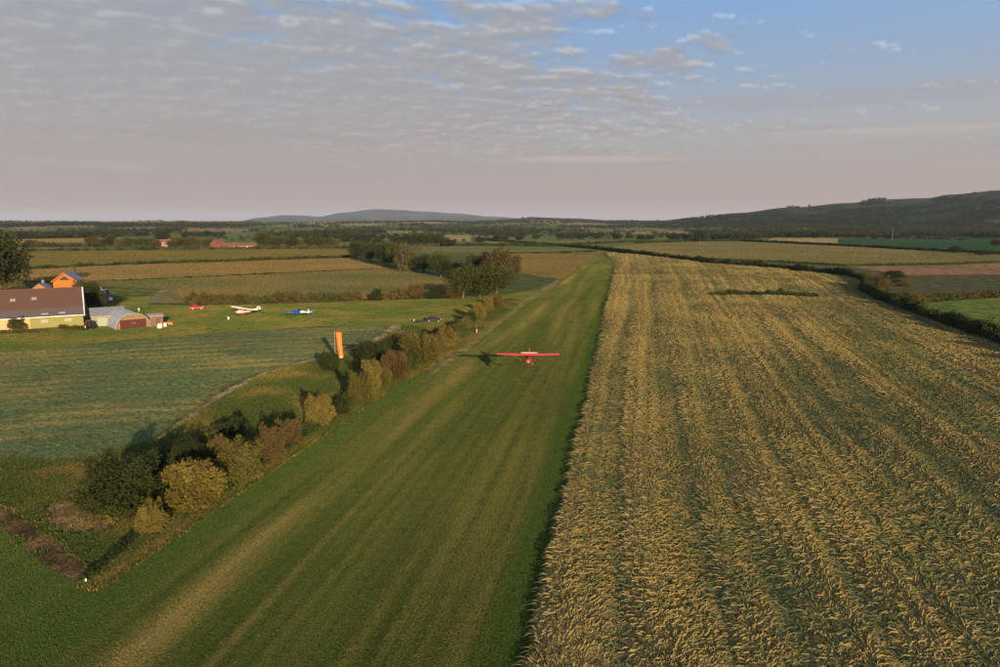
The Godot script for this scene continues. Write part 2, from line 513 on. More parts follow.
# ------------------------------------------------------------------ sky
func sky_picture() -> ImageTexture:
	var w := 3072
	var h := 1536
	var data := PackedByteArray()
	data.resize(w * h * 3)
	var a := FastNoiseLite.new()
	a.seed = 11; a.noise_type = FastNoiseLite.TYPE_SIMPLEX_SMOOTH; a.frequency = 1.0; a.fractal_octaves = 4; a.fractal_gain = 0.55
	var big := FastNoiseLite.new()
	big.seed = 5; big.frequency = 1.0; big.fractal_octaves = 2
	var sun := Vector2(sin(deg_to_rad(SUN_AZ)), cos(deg_to_rad(SUN_AZ)))
	var stops := [[0.0, Color(0.445, 0.35, 0.315)], [3.0, Color(0.44, 0.37, 0.34)], [7.0, Color(0.42, 0.43, 0.45)], [12.0, Color(0.30, 0.425, 0.60)], [18.0, Color(0.215, 0.41, 0.75)], [40.0, Color(0.18, 0.33, 0.62)], [90.0, Color(0.14, 0.27, 0.55)]]
	var sheet_stops := [[0.0, Color(0.44, 0.36, 0.33)], [4.0, Color(0.425, 0.375, 0.355)], [8.0, Color(0.40, 0.385, 0.395)], [18.0, Color(0.365, 0.40, 0.445)], [90.0, Color(0.36, 0.40, 0.45)]]
	for j in h:
		var el := (0.5 - (j + 0.5) / h) * PI
		var ed := rad_to_deg(maxf(el, 0.0))
		var clear := grade(stops, ed)
		var veil := grade(sheet_stops, ed)
		var d := 1.0 / (tan(maxf(el, 0.0)) + 0.035)
		if el < -0.03:      # under the land
			continue
		for i in w:
			var c := clear
			if el > -0.02:
				var az := (i + 0.5) / w * TAU
				var ca := sin(az); var cb := -cos(az)      # towards x and z
				var p := Vector2(ca, cb) * d
				var off := wrapf(az + deg_to_rad(YAW), -PI, PI)      # from the middle of the view
				var edge := cos(off - deg_to_rad(-95.0))              # the sheet lies to the left and thins out to the right
				var cov := smoothstep(-0.80, 0.32, edge + 0.20 * big.get_noise_2d(p.x * 0.22, p.y * 0.22)) - 0.34 * smoothstep(11.0, 19.0, ed)
				var q := Vector2(p.x * 0.93 + p.y * 0.36, (p.y * 0.93 - p.x * 0.36) * 0.72)
				var n := a.get_noise_2d(q.x * 1.15, q.y * 1.15)
				var n2 := a.get_noise_2d(q.x * 3.4 + 40.0, q.y * 3.4)
				var t := n * 0.62 + n2 * 0.42
				var thick := smoothstep(0.46 - cov * 1.10, 0.98 - cov * 1.08, t + 0.10)
				c = clear.lerp(veil, thick * 0.93)
				if thick > 0.05 and ed > 2.5:
					var m2 := a.get_noise_2d((q.x + sun.x * 0.05) * 3.4 + 40.0, (q.y + sun.y * 0.05) * 3.4)
					var lit := clampf((n2 - m2) * 1.1, -0.3, 0.3) + 1.3 * smoothstep(0.20, 0.45, n2 - m2)
					var band := smoothstep(2.5, 8.0, ed) * (1.0 - 0.55 * smoothstep(0.75, 1.0, cov))
					c = Color(c.r * (1.0 + lit * 0.26 * band), c.g * (1.0 + lit * 0.22 * band), c.b * (1.0 + lit * 0.17 * band))
			if ed > 2.0 and ed < 11.0:      # long thin streaks low down
				var sa := sin((i + 0.5) / w * TAU + 0.6); var sb := cos((i + 0.5) / w * TAU + 0.6)
				var st := a.get_noise_3d(sa * 1.3, sb * 1.3, ed * 0.55 + sa * 0.6)
				var amt := smoothstep(0.12, 0.5, st) * smoothstep(2.0, 4.0, ed) * (1.0 - smoothstep(6.5, 11.0, ed)) * 0.5
				c = c.lerp(Color(0.40, 0.345, 0.345), amt)
				var st2 := a.get_noise_3d(sa * 1.5 + 7.0, sb * 1.5, ed * 0.7 + sa * 0.5)
				c = c.lerp(Color(0.56, 0.49, 0.45), smoothstep(0.22, 0.6, st2) * smoothstep(3.0, 5.0, ed) * (1.0 - smoothstep(6.0, 10.0, ed)) * 0.6)
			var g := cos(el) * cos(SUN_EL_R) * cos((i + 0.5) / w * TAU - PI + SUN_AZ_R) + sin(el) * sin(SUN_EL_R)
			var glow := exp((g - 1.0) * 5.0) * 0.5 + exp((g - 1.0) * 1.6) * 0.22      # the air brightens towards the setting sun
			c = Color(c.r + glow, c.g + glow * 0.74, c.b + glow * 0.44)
			var o := (j * w + i) * 3
			var s := c.linear_to_srgb()
			data[o] = int(clampf(s.r * 255.0, 0, 255)); data[o + 1] = int(clampf(s.g * 255.0, 0, 255)); data[o + 2] = int(clampf(s.b * 255.0, 0, 255))
	return ImageTexture.create_from_image(Image.create_from_data(w, h, false, Image.FORMAT_RGB8, data))

func grade(stops: Array, t: float) -> Color:
	for i in stops.size() - 1:
		if t <= stops[i + 1][0]:
			return stops[i][1].lerp(stops[i + 1][1], (t - stops[i][0]) / (stops[i + 1][0] - stops[i][0]))
	return stops[-1][1]

const SUN_AZ := 30.0       # behind the camera, to its right: measured from +Z towards +X
const SUN_EL := 11.0
const SUN_AZ_R := SUN_AZ * PI / 180.0
const SUN_EL_R := SUN_EL * PI / 180.0

func _ready() -> void:
	n_low.seed = 3; n_low.frequency = 0.01; n_low.fractal_octaves = 3
	n_mid.seed = 8; n_mid.frequency = 0.045; n_mid.fractal_octaves = 3
	n_fine.seed = 21; n_fine.frequency = 0.2; n_fine.fractal_octaves = 3
	n_cell.seed = 4; n_cell.noise_type = FastNoiseLite.TYPE_CELLULAR; n_cell.cellular_return_type = FastNoiseLite.RETURN_CELL_VALUE; n_cell.frequency = 1.0; n_cell.fractal_type = FastNoiseLite.FRACTAL_NONE; n_cell.cellular_jitter = 0.75
	n_edge.seed = 4; n_edge.noise_type = FastNoiseLite.TYPE_CELLULAR; n_edge.cellular_return_type = FastNoiseLite.RETURN_DISTANCE2_SUB; n_edge.frequency = 1.0; n_edge.fractal_type = FastNoiseLite.FRACTAL_NONE; n_edge.cellular_jitter = 0.75
	# ---- camera
	var cam := Camera3D.new()
	cam.name = "camera"
	cam.fov = 51.592
	cam.far = 40000.0
	cam.near = 0.5
	cam.position = EYE
	cam.rotation_degrees = Vector3(-PITCH, YAW, 0)
	add_child(cam)
	cam_basis = Basis.from_euler(Vector3(deg_to_rad(-PITCH), deg_to_rad(YAW), 0))
	# ---- sky, air, exposure
	var env := Environment.new()
	env.background_mode = Environment.BG_SKY
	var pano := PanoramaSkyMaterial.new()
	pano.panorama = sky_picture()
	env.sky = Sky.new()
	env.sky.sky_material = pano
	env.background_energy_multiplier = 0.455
	env.tonemap_mode = Environment.TONE_MAPPER_LINEAR
	env.tonemap_exposure = 2.1
	env.fog_enabled = true
	env.fog_density = 0.00003
	env.fog_light_color = Color(0.79, 0.85, 0.98)
	env.sdfgi_enabled = true
	env.ssao_enabled = true
	env.ssil_enabled = true
	var we := WorldEnvironment.new()
	we.name = "world_environment"
	we.environment = env
	add_child(we)
	# ---- sun, low behind the camera on the right
	var sun := DirectionalLight3D.new()
	sun.name = "sun"
	sun.light_color = lin(1.0, 0.74, 0.45)
	sun.light_energy = 1.5
	sun.light_angular_distance = 0.6
	sun.shadow_enabled = true
	sun.rotation_degrees = Vector3(-SUN_EL, SUN_AZ, 0)
	add_child(sun)
	print("sky done")
	shared_materials()
	land()
	print("land done")
	grass()
	print("grass done")
	hedges()
	bushes()
	trees()
	far_land()
	print("plants done")
	buildings()
	aircraft()
	small_things()
	print("all done")

func shared_materials() -> void:
	tex_fine = noise_tex(0.02, 90.0, 330.0, 1024, 31, 6)
	tex_med = noise_tex(0.012, 150.0, 290.0, 512, 37, 5)
	M.field = field_mat()
	M.bark = mat(0.11, 0.08, 0.055, 0.95)
	var blade := StandardMaterial3D.new()
	blade.vertex_color_use_as_albedo = true
	blade.roughness = 0.9
	blade.metallic_specular = 0.15
	blade.backlight = Color(0.2, 0.2, 0.2)
	blade.cull_mode = BaseMaterial3D.CULL_DISABLED
	M.blade = blade
	M.sprig_leaf = blade
	M.leaf_dark = leafy(0.038, 0.056, 0.018)
	M.leaf_green = leafy(0.060, 0.084, 0.022)
	M.leaf_olive = leafy(0.125, 0.128, 0.034)
	M.leaf_gold = leafy(0.190, 0.168, 0.040)
	M.leaf_brown = leafy(0.125, 0.098, 0.036)
	M.leaf_umber = leafy(0.082, 0.070, 0.030)
	M.leaf_pale = leafy(0.125, 0.125, 0.060)
	M.leaf_blue = leafy(0.035, 0.058, 0.030)
	M.glass = mat(0.02, 0.025, 0.03, 0.1)
	M.tyre = mat(0.015, 0.015, 0.015, 0.9)
	M.metal = mat(0.35, 0.35, 0.36, 0.45, 0.6)
	M.white = mat(0.75, 0.74, 0.72, 0.5)
	M.dark = mat(0.03, 0.028, 0.026, 0.8)
	# a sprig of leaves, the building block of hedges and far trees
	rng.seed = 99
	var b := MB.new()
	for i in 34:
		var d := Vector3(rng.randfn(), rng.randfn(), rng.randfn()).normalized()
		var p := d * pow(rng.randf(), 0.4)
		var nrm := (d + Vector3(rng.randfn(), rng.randfn(), rng.randfn()) * 0.6).normalized()
		var al := nrm.cross(Vector3(rng.randfn(), rng.randfn(), rng.randfn())).normalized()
		var k := rng.randf_range(0.6, 1.0)
		b.leaf(p, al * rng.randf_range(0.2, 0.36), nrm.cross(al) * rng.randf_range(0.13, 0.22), Color(k, k, k))
	M.sprig = b.mesh()

# ------------------------------------------------------------------ the land
var P_run: PackedVector2Array
var P_hay: PackedVector2Array
var P_meadow: PackedVector2Array
var P_air: PackedVector2Array
var P_belt: PackedVector2Array

func patch_color(x: float, z: float) -> Color:
	var k := n_cell.get_noise_2d(x / 330.0, z / 480.0) * 0.5 + 0.5
	var pal := [Color(0.12, 0.15, 0.045), Color(0.28, 0.23, 0.085), Color(0.10, 0.14, 0.04), Color(0.32, 0.25, 0.10), Color(0.16, 0.175, 0.055), Color(0.12, 0.16, 0.042), Color(0.26, 0.18, 0.095)]
	var c: Color = pal[int(k * 6.99)]
	var s := 1.0 + 0.25 * n_mid.get_noise_2d(x * 0.3, z * 0.3)
	return Color(c.r * s, c.g * s, c.b * s)

func land() -> void:
	# the ground: rough grass near, a patchwork of fields far off
	var b := MB.new()
	var rings := [0.0]
	var r := 12.0
	while r < 20000.0:
		rings.append(r)
		r *= 1.16 if r < 800.0 else 1.022
	var near := Color(0.085, 0.105, 0.034)
	var azs := []
	var a := -180.0
	while a < 180.01:
		azs.append(a)
		a += 0.25 if a >= -62.0 and a < 44.0 else 4.0
	var prev_p := []
	var prev_c := []
	for k in rings.size():
		var row_p := []
		var row_c := []
		for az in azs:
			var t := deg_to_rad(az)
			var x: float = sin(t) * rings[k]; var z: float = -cos(t) * rings[k]
			row_p.append(Vector3(x, height(x, z), z))
			var c := near if rings[k] < 560.0 else patch_color(x, z)
			row_c.append(Color(c.r * FIELD_K, c.g * FIELD_K, c.b * FIELD_K))
		if k > 0:
			for i in azs.size() - 1:
				for t3 in [[prev_p[i], row_p[i], row_p[i + 1], prev_c[i], row_c[i], row_c[i + 1]], [prev_p[i], row_p[i + 1], prev_p[i + 1], prev_c[i], row_c[i + 1], prev_c[i + 1]]]:
					for q in [0, 1, 2]:
						b.v.append(t3[q]); b.n.append(Vector3.UP); b.c.append(t3[3 + q])
						b.uv.append(Vector2(t3[q].x, t3[q].z) / 37.0); b.uv2.append(Vector2(t3[q].x, t3[q].z) / 9.0)
		prev_p = row_p
		prev_c = row_c
	struct("ground", b.mesh(), M.field)

	P_run = ground_poly([[539, 667], [618, 268], [617, 262], [607, 253.5], [598, 255], [547, 288], [520, 308], [472, 345], [395, 387], [300, 452], [105, 587], [88, 590], [60, 575], [0, 528]])
	P_run.append(Vector2(-90, -42)); P_run.append(Vector2(-90, 60)); P_run.append(Vector2(-4.6, 60))
	P_hay = ground_poly([[539, 667], [618, 268], [617, 262], [607, 253.5], [650, 257], [700, 264], [770, 269.5], [850, 277.5], [866, 284], [864, 292], [880, 301], [930, 320], [1000, 346]])
	P_hay.append(Vector2(140, -60)); P_hay.append(Vector2(140, 60)); P_hay.append(Vector2(-4.6, 60))
	P_meadow = ground_poly([[-220, 372], [0, 354], [110, 343], [200, 335], [330, 327], [395, 325], [378, 337], [345, 350], [300, 361], [245, 379], [205, 405], [150, 443], [100, 458], [50, 463], [0, 459], [-220, 440]])
	P_air = ground_poly([[-250, 376], [-250, 300], [40, 306], [100, 290], [112, 288], [165, 289], [148, 305], [190, 306], [400, 300], [505, 295], [546, 288], [520, 308], [472, 345], [440, 352], [412, 338], [395, 325.4], [330, 327.4], [200, 335.4], [110, 343.4], [0, 354.4]])
	P_belt = ground_poly([[0, 459], [50, 463], [100, 458], [150, 443], [205, 405], [245, 379], [300, 361], [345, 350], [378, 337], [395, 325], [440, 330], [500, 298], [520, 300], [515, 308], [470, 345], [395, 386], [300, 451], [105, 586], [88, 589], [60, 574], [0, 528]])

	# the mown strip wears a picture of its own streaks
	var im_w := 1024
	var im_h := 1024
	var data := PackedByteArray()
	data.resize(im_w * im_h * 3)
	for j in im_h:
		var z := 60.0 - 700.0 * (j + 0.5) / im_h
		for i in im_w:
			var x := -92.0 + 90.0 * (i + 0.5) / im_w
			var c := mown_col(x, z)
			c = Color(c.r * 2.4, c.g * 2.4, c.b * 2.4).linear_to_srgb()
			var o := (j * im_w + i) * 3
			data[o] = int(clampf(c.r * 255.0, 0, 255)); data[o + 1] = int(clampf(c.g * 255.0, 0, 255)); data[o + 2] = int(clampf(c.b * 255.0, 0, 255))
	var mown := StandardMaterial3D.new()
	mown.albedo_color = lin(0.56, 0.56, 0.56)
	mown.albedo_texture = ImageTexture.create_from_image(Image.create_from_data(im_w, im_h, false, Image.FORMAT_RGB8, data))
	mown.detail_enabled = true
	mown.detail_albedo = tex_fine
	mown.detail_blend_mode = BaseMaterial3D.BLEND_MODE_MUL
	mown.detail_uv_layer = BaseMaterial3D.DETAIL_UV_2
	mown.roughness = 1.0
	mown.metallic_specular = 0.1
	var rb := MB.new()
	var t := Geometry2D.triangulate_polygon(P_run)
	for k in range(0, t.size(), 3):
		var q := [P_run[t[k]], P_run[t[k + 1]], P_run[t[k + 2]]]
		if (q[1] - q[0]).cross(q[2] - q[0]) < 0.0:
			q = [q[0], q[2], q[1]]
		for p in q:
			rb.v.append(Vector3(p.x, 0.03, p.y)); rb.n.append(Vector3.UP); rb.c.append(Color.WHITE)
			rb.uv.append(Vector2((p.x + 92.0) / 90.0, (60.0 - p.y) / 700.0)); rb.uv2.append(p / 7.0)
	struct("runway", rb.mesh(), mown)

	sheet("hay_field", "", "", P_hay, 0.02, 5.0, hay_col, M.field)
	sheet("meadow", "", "", P_meadow, 0.02, 1.2, meadow_col, M.field)
	sheet("airfield_grass", "", "", P_air, 0.035, 4.0, blend(Color(0.085, 0.118, 0.028), Color(0.14, 0.14, 0.04), 1.5), M.field)
	# fields beyond, each a sheet of its own
	var fields := [
		[[[-120, 300], [20, 284], [120, 282], [380, 270], [400, 271], [455, 281], [460, 293], [440, 298], [190, 303], [150, 303], [165, 289], [108, 287.5], [40, 305]], Color(0.125, 0.135, 0.058), Color(0.19, 0.15, 0.058), 4.0, 6.0],
		[[[-120, 292], [20, 283.4], [120, 281.4], [380, 269.4], [400, 270.4], [380, 263.5], [352, 258.5], [120, 266], [-120, 276]], Color(0.215, 0.15, 0.058), Color(0.17, 0.135, 0.052), 5.0, 8.0],
		[[[-120, 275], [120, 265.4], [172, 263], [165, 250], [28, 251.5], [-120, 254]], Color(0.125, 0.125, 0.042), Color(0.175, 0.14, 0.048), 6.0, 10.0],
		[[[172.6, 263], [350, 257.6], [343, 249], [165.6, 249.8]], Color(0.145, 0.135, 0.038), Color(0.115, 0.125, 0.034), 6.0, 10.0],
		[[[-60, 241.5], [112, 237.6], [104, 243.4], [20, 244], [-60, 248]], Color(0.27, 0.195, 0.05), Color(0.22, 0.17, 0.05), 9.0, 20.0],
		[[[258, 247.8], [345, 247.4], [343, 243.4], [262, 244.4]], Color(0.155, 0.145, 0.05), Color(0.13, 0.13, 0.05), 9.0, 16.0],
		[[[360, 251], [470, 252.5], [598, 253.5], [604, 250.5], [500, 246.5], [380, 244]], Color(0.12, 0.13, 0.04), Color(0.145, 0.135, 0.05), 6.0, 12.0],
		[[[470, 266], [560, 280], [600, 254.4], [520, 254.2], [470, 256]], Color(0.22, 0.165, 0.06), Color(0.17, 0.14, 0.052), 5.0, 8.0],
		[[[480, 245.4], [560, 245.8], [636, 243], [600, 240.5], [488, 240.5]], Color(0.135, 0.145, 0.045), Color(0.15, 0.15, 0.05), 9.0, 16.0],
		[[[606, 248], [650, 244], [720, 241.6], [837, 246.6], [925, 251.6], [1000, 255.2], [1120, 260], [1000, 262.2], [940, 264.4], [862, 265.4], [690, 258.4]], Color(0.215, 0.18, 0.075), Color(0.175, 0.16, 0.065), 6.0, 10.0],
		[[[838, 238.6], [1120, 236], [1120, 259.4], [1000, 254.2], [925, 250.6], [838, 245.6]], Color(0.022, 0.062, 0.024), Color(0.032, 0.07, 0.026), 9.0, 14.0],
		[[[848, 266.4], [940, 265.4], [1000, 263.4], [1160, 258], [1160, 274], [1000, 274.4], [905, 275.4]], Color(0.22, 0.12, 0.066), Color(0.16, 0.11, 0.055), 5.0, 8.0],
		[[[850, 268], [905, 275.6], [1000, 274.6], [1160, 274.2], [1160, 294], [1000, 297], [935, 301], [874, 292], [872, 283]], Color(0.078, 0.068, 0.034), Color(0.062, 0.066, 0.03), 6.0, 7.0],
		[[[935, 301.6], [1000, 297.6], [1160, 294], [1160, 400], [1000, 338], [940, 316], [905, 306]], Color(0.08, 0.13, 0.028), Color(0.125, 0.125, 0.035), 3.0, 5.0],
	]
	for f in fields:
		sheet("field", "", "", ground_poly(f[0]), 0.045 + 0.004 * fields.find(f) + (0.75 if f[4] == 20.0 else 0.0), f[4], blend(f[1] * Color(1.2, 1.2, 1.1), f[2] * Color(1.2, 1.2, 1.1), f[3], fields.find(f) * 37.0), M.field)
	# worn tracks and bare soil
	var soil := blend(Color(0.34, 0.25, 0.125), Color(0.26, 0.20, 0.09), 0.25)
	track("path", [[148, 444], [175, 427], [200, 409], [222, 394], [250, 379], [280, 368], [310, 361], [345, 351], [374, 341], [388, 332], [397, 324]], [1.0, 1.5, 1.6, 1.6, 1.6, 1.7, 1.7, 1.5, 1.9, 2.7, 2.9], 0.06, soil)
	track("track", [[420, 385], [445, 364], [468, 347], [490, 329], [518, 307.5], [533, 297.5], [548, 287.5], [560, 279]], [0.2, 0.6, 1.0, 1.1, 1.1, 1.4, 2.0, 0.6], 0.064, blend(Color(0.26, 0.195, 0.085), Color(0.19, 0.155, 0.06), 0.12))
	track("path", [[426, 374], [440, 361], [462, 343], [478, 334]], [0.4, 2.2, 2.0, 0.4], 0.062, blend(Color(0.20, 0.15, 0.06), Color(0.13, 0.115, 0.045), 0.3))
	track("path", [[152, 302], [158, 297], [166, 290], [176, 284]], [1.6, 1.8, 1.8, 0.8], 0.12, blend(Color(0.24, 0.19, 0.10), Color(0.17, 0.15, 0.07), 0.3))
	track("dirt_track", [[-90, 466], [-20, 503], [4, 518], [30, 533], [46, 547], [62, 560], [84, 579]], [1.5, 1.4, 1.35, 1.25, 1.1, 1.1, 0.6], 0.06, blend(Color(0.15, 0.10, 0.045), Color(0.085, 0.06, 0.026), 0.12))
	sheet("bare_soil", "", "", ground_poly([[42, 511], [52, 503], [72, 504], [95, 512], [119, 521], [112, 529], [90, 533], [66, 533], [50, 524], [40, 519]]), 0.05, 0.35, blend(Color(0.24, 0.155, 0.07), Color(0.12, 0.09, 0.035), 0.10), M.field)
	sheet("bare_soil", "", "", ground_poly([[20, 503], [28, 498], [44, 499], [42, 506], [28, 508]]), 0.05, 0.35, blend(Color(0.15, 0.12, 0.06), Color(0.08, 0.07, 0.03), 0.12), M.field)

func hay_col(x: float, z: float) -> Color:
	var w := hay_dry_and_light(x, z)
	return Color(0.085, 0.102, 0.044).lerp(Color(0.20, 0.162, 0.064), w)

# how dry the hay is, with light painted in far off: swaths run down the field, bending round to the right
func hay_dry_and_light(x: float, z: float) -> float:
	var u := x + 0.0009 * maxf(0.0, x) * (z + 60.0) + 5.0 * n_low.get_noise_2d(x * 0.2, z * 0.2)
	var row := n_mid.get_noise_2d(u * 7.0, z * 0.07) * 1.3 + 0.16 * sin(u * TAU / 3.1)
	var tram := exp(-pow((absf(wrapf(u - 4.0, -9.0, 9.0)) - 1.0) / 0.45, 2.0))
	var d := 0.40 + 0.52 * row + 0.26 * n_mid.get_noise_2d(x * 1.1, z * 0.8 + 40.0) + 0.30 * n_low.get_noise_2d(x * 0.8, z * 0.5) + 0.3 * tram
	d += 0.22 * exp(-pow((x + 2.6) / 1.8, 2.0))
	d += 0.16 * smoothstep(-90.0, -170.0, z + 40.0 * n_low.get_noise_2d(x, z))  # greener near, drier far; also paints brighter light into the distant hay
	d -= 0.35 * smoothstep(30.0, 75.0, x) * smoothstep(-330.0, -235.0, z) * smoothstep(-130.0, -190.0, z)
	return clampf(d, 0.0, 1.0)

func meadow_col(x: float, z: float) -> Color:
	var u := x * 0.42 + z * 0.9 + 9.0 * n_low.get_noise_2d(x * 0.6, z * 0.6)
	var row := 0.42 + 0.5 * sin(u * TAU / 4.6) * (0.7 + n_mid.get_noise_2d(x, z + 60.0)) + 0.9 * n_mid.get_noise_2d(x * 0.7, z * 0.9) + 0.35 * n_fine.get_noise_2d(u * 2.0, (x * 0.9 - z * 0.42) * 0.25)
	return Color(0.085, 0.125, 0.062).lerp(Color(0.21, 0.19, 0.075), clampf(row - 0.2, 0.0, 1.0))

var bare_lines := []

# whether a place lies on a worn track, whose edge is ragged
func on_bare(x: float, z: float) -> bool:
	var p := Vector2(x, z)
	for l in bare_lines:
		if not l[0].has_point(p):
			continue
		for i in l[1].size() - 1:
			var q := Geometry2D.get_closest_point_to_segment(p, l[1][i], l[1][i + 1])
			if p.distance_to(q) < l[2][i] * (0.95 + 0.7 * n_fine.get_noise_2d(x * 3.0, z * 3.0)) + 0.1:
				return true
	return false

func track(called: String, pts: Array, half: Array, y: float, col: Callable) -> void:
	var left := PackedVector2Array()
	var right := PackedVector2Array()
	var mid := []
	for p in pts:
		var g := gp(p[0], p[1])
		mid.append(Vector2(g.x, g.z))
	for i in mid.size():
		var d: Vector2 = (mid[mini(i + 1, mid.size() - 1)] - mid[maxi(i - 1, 0)]).normalized()
		var s: Vector2 = Vector2(-d.y, d.x) * half[i]
		var k := 1.0 + 0.25 * n_fine.get_noise_2d(mid[i].x, mid[i].y)
		left.append(mid[i] + s * k); right.append(mid[i] - s * k)
	var box := Rect2(mid[0], Vector2.ZERO)
	for p in mid:
		box = box.expand(p)
	bare_lines.append([box.grow(3.0), mid, half])
	right.reverse()
	left.append_array(right)
	sheet(called, "", "", left, y, 0.8, col, M.field)

# ------------------------------------------------------------------ grass
func grass() -> void:
	var hay := lying_mesh(34, 41)
	var short := tuft_mesh(18, 0.34, 0.11, 0.032, 0.6, 42, 0.2)
	var rough := tuft_mesh(16, 0.34, 0.55, 0.045, 0.7, 43, 0.2)
	var near := func(x, z, r): return Vector2(1.0 + r / 260.0, (0.65 + 0.9 * hay_dry_and_light(x, z)) * (1.0 + r / 260.0)) * rng.randf_range(0.7, 1.4)
	blades_on("hay_grass", "loose dry hay and grass lying over the large field right of the runway", "grass", hay, M.blade, P_hay, 320000, 32.0, 600.0, near,
		func(x, z):
			var w := smoothstep(0.05, 0.95, hay_dry_and_light(x, z) + 0.8 * n_fine.get_noise_2d(x * 2.8, z * 2.2) + 0.6 * n_fine.get_noise_2d(x * 6.0 + 50.0, z * 5.0) + rng.randf_range(-0.14, 0.14))
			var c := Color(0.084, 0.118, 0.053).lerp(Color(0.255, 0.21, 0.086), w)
			return c.lerp(Color(0.26, 0.15, 0.07), 0.6) if rng.randf() < 0.10 else c, 51, null, 0.5)
	blades_on("runway_grass", "short mown grass blades covering the streaked runway strip", "grass", short, M.blade, P_run, 120000, 30.0, 560.0,
		func(_x, _z, r): return Vector2(1.0 + r / 120.0, 0.9 + r / 300.0) * rng.randf_range(0.7, 1.2),
		func(x, z):
			var c := mown_col(x, z)
			var k := rng.randf_range(1.2, 1.62)
			return Color(c.r * k, c.g * k, c.b * k), 52, func(x, z): return z > -120.0 or x > -28.0 or not on_bare(x, z))
	blades_on("meadow_grass", "cut grass lying in curved rows on the grey green meadow by the windsock", "grass", hay, M.blade, P_meadow, 110000, 55.0, 260.0,
		func(_x, _z, r): return Vector2(1.1 + r / 260.0, 0.9) * rng.randf_range(0.7, 1.2),
		func(x, z):
			var c := meadow_col(x, z)
			var k := rng.randf_range(0.75, 1.55) + 0.5 * n_fine.get_noise_2d(x * 3.0, z * 6.0)
			return Color(c.r * k, c.g * k, c.b * k), 53, func(x, z): return not on_bare(x, z), 0.5)
	blades_on("airfield_blades", "bright green grass blades around the parked aircraft and hangars", "grass", short, M.blade, P_air, 50000, 130.0, 270.0,
		func(_x, _z, _r): return Vector2(2.2, 1.8) * rng.randf_range(0.7, 1.2),
		func(x, z):
			var w := smoothstep(-0.3, 0.4, n_mid.get_noise_2d(x * 0.9, z * 1.2))
			return Color(0.095, 0.135, 0.03).lerp(Color(0.17, 0.16, 0.045), w), 54)
	var soil := [ground_poly([[38, 513], [50, 501], [72, 502], [98, 512], [123, 521], [116, 533], [92, 538], [62, 538], [46, 528]]), ground_poly([[-30, 486], [6, 509], [34, 526], [52, 542], [68, 556], [90, 579], [82, 590], [50, 568], [20, 546], [-30, 516]])]
	blades_on("rough_grass", "tall rough green grass growing between the bushes and the ditch", "grass", rough, M.blade, P_belt, 80000, 45.0, 230.0,
		func(_x, z, r): return Vector2(1.0 + r / 200.0, 0.7 if z > -66.0 else 0.9) * rng.randf_range(0.6, 1.3),
		func(x, z):
			var w := smoothstep(-0.35, 0.5, n_mid.get_noise_2d(x * 1.6, z * 1.6) + rng.randf_range(-0.25, 0.25))
			return Color(0.075, 0.11, 0.028).lerp(Color(0.20, 0.17, 0.05), w * w), 55,
		func(x, z): return not (Geometry2D.is_point_in_polygon(Vector2(x + 0.8 * n_fine.get_noise_2d(x * 2.0, z * 2.0), z), soil[0]) and rng.randf() < 0.985) and not on_bare(x, z))
	for f in [[[[20, 284], [120, 282], [380, 270], [400, 271], [455, 281], [460, 293], [440, 298], [190, 303], [168, 290], [108, 287.5], [60, 296]], Color(0.12, 0.14, 0.062), Color(0.20, 0.165, 0.066), 26000, "cut grass in faint rows on the field behind the aircraft hedge"],
			[[[-20, 286], [20, 283.4], [120, 281.4], [380, 269.4], [400, 270.4], [380, 263.5], [352, 258.5], [120, 266], [-20, 272]], Color(0.265, 0.19, 0.078), Color(0.20, 0.165, 0.068), 26000, "pinkish dry grass on the field above the thin low hedge"],
			[[[-20, 270.5], [120, 265.4], [350, 257.6], [343, 249.4], [28, 252], [-20, 253]], Color(0.15, 0.145, 0.05), Color(0.19, 0.16, 0.05), 22000, "olive yellow crop on the strip field before the far trees"],
			[[[470, 266], [560, 280], [600, 254.4], [520, 254.2], [470, 256]], Color(0.22, 0.17, 0.07), Color(0.17, 0.145, 0.055), 16000, "dry grass on the field left of the runway's far end"],
			[[[606, 248], [650, 244], [720, 241.6], [837, 246.6], [925, 251.6], [1000, 255.2], [1060, 257.6], [1000, 262.2], [940, 264.4], [862, 265.4], [690, 258.4]], Color(0.21, 0.19, 0.085), Color(0.165, 0.165, 0.07), 26000, "pale ripening crop on the field beyond the long dark hedge"]]:
		var base: Color = f[1]
		var alt: Color = f[2]
		blades_on("field_grass", f[4], "grass", hay, M.blade, ground_poly(f[0]), f[3], 190.0, 900.0,
			func(_x, _z, r): return Vector2(1.2 + r / 260.0, 1.4 + r / 400.0) * rng.randf_range(0.7, 1.3),
			func(x, z):
				var w := smoothstep(-0.4, 0.4, n_mid.get_noise_2d(x * 0.25, z * 0.35) + 0.3 * sin((x * 0.35 + z) * 0.9) + rng.randf_range(-0.15, 0.15))
				return base.lerp(alt, w), 60 + f[3] / 100 + f[4].length(), null, 0.5)
	# golden seeding grass along the left edge of the runway and round the corner by the ditch
	var rim := []
	for p in [[500, 318], [470, 342], [395, 384], [300, 449], [200, 518], [140, 560], [106, 583], [92, 590]]:
		rim.append(gp(p[0], p[1]))
	rng.seed = 56
	var buf := PackedFloat32Array()
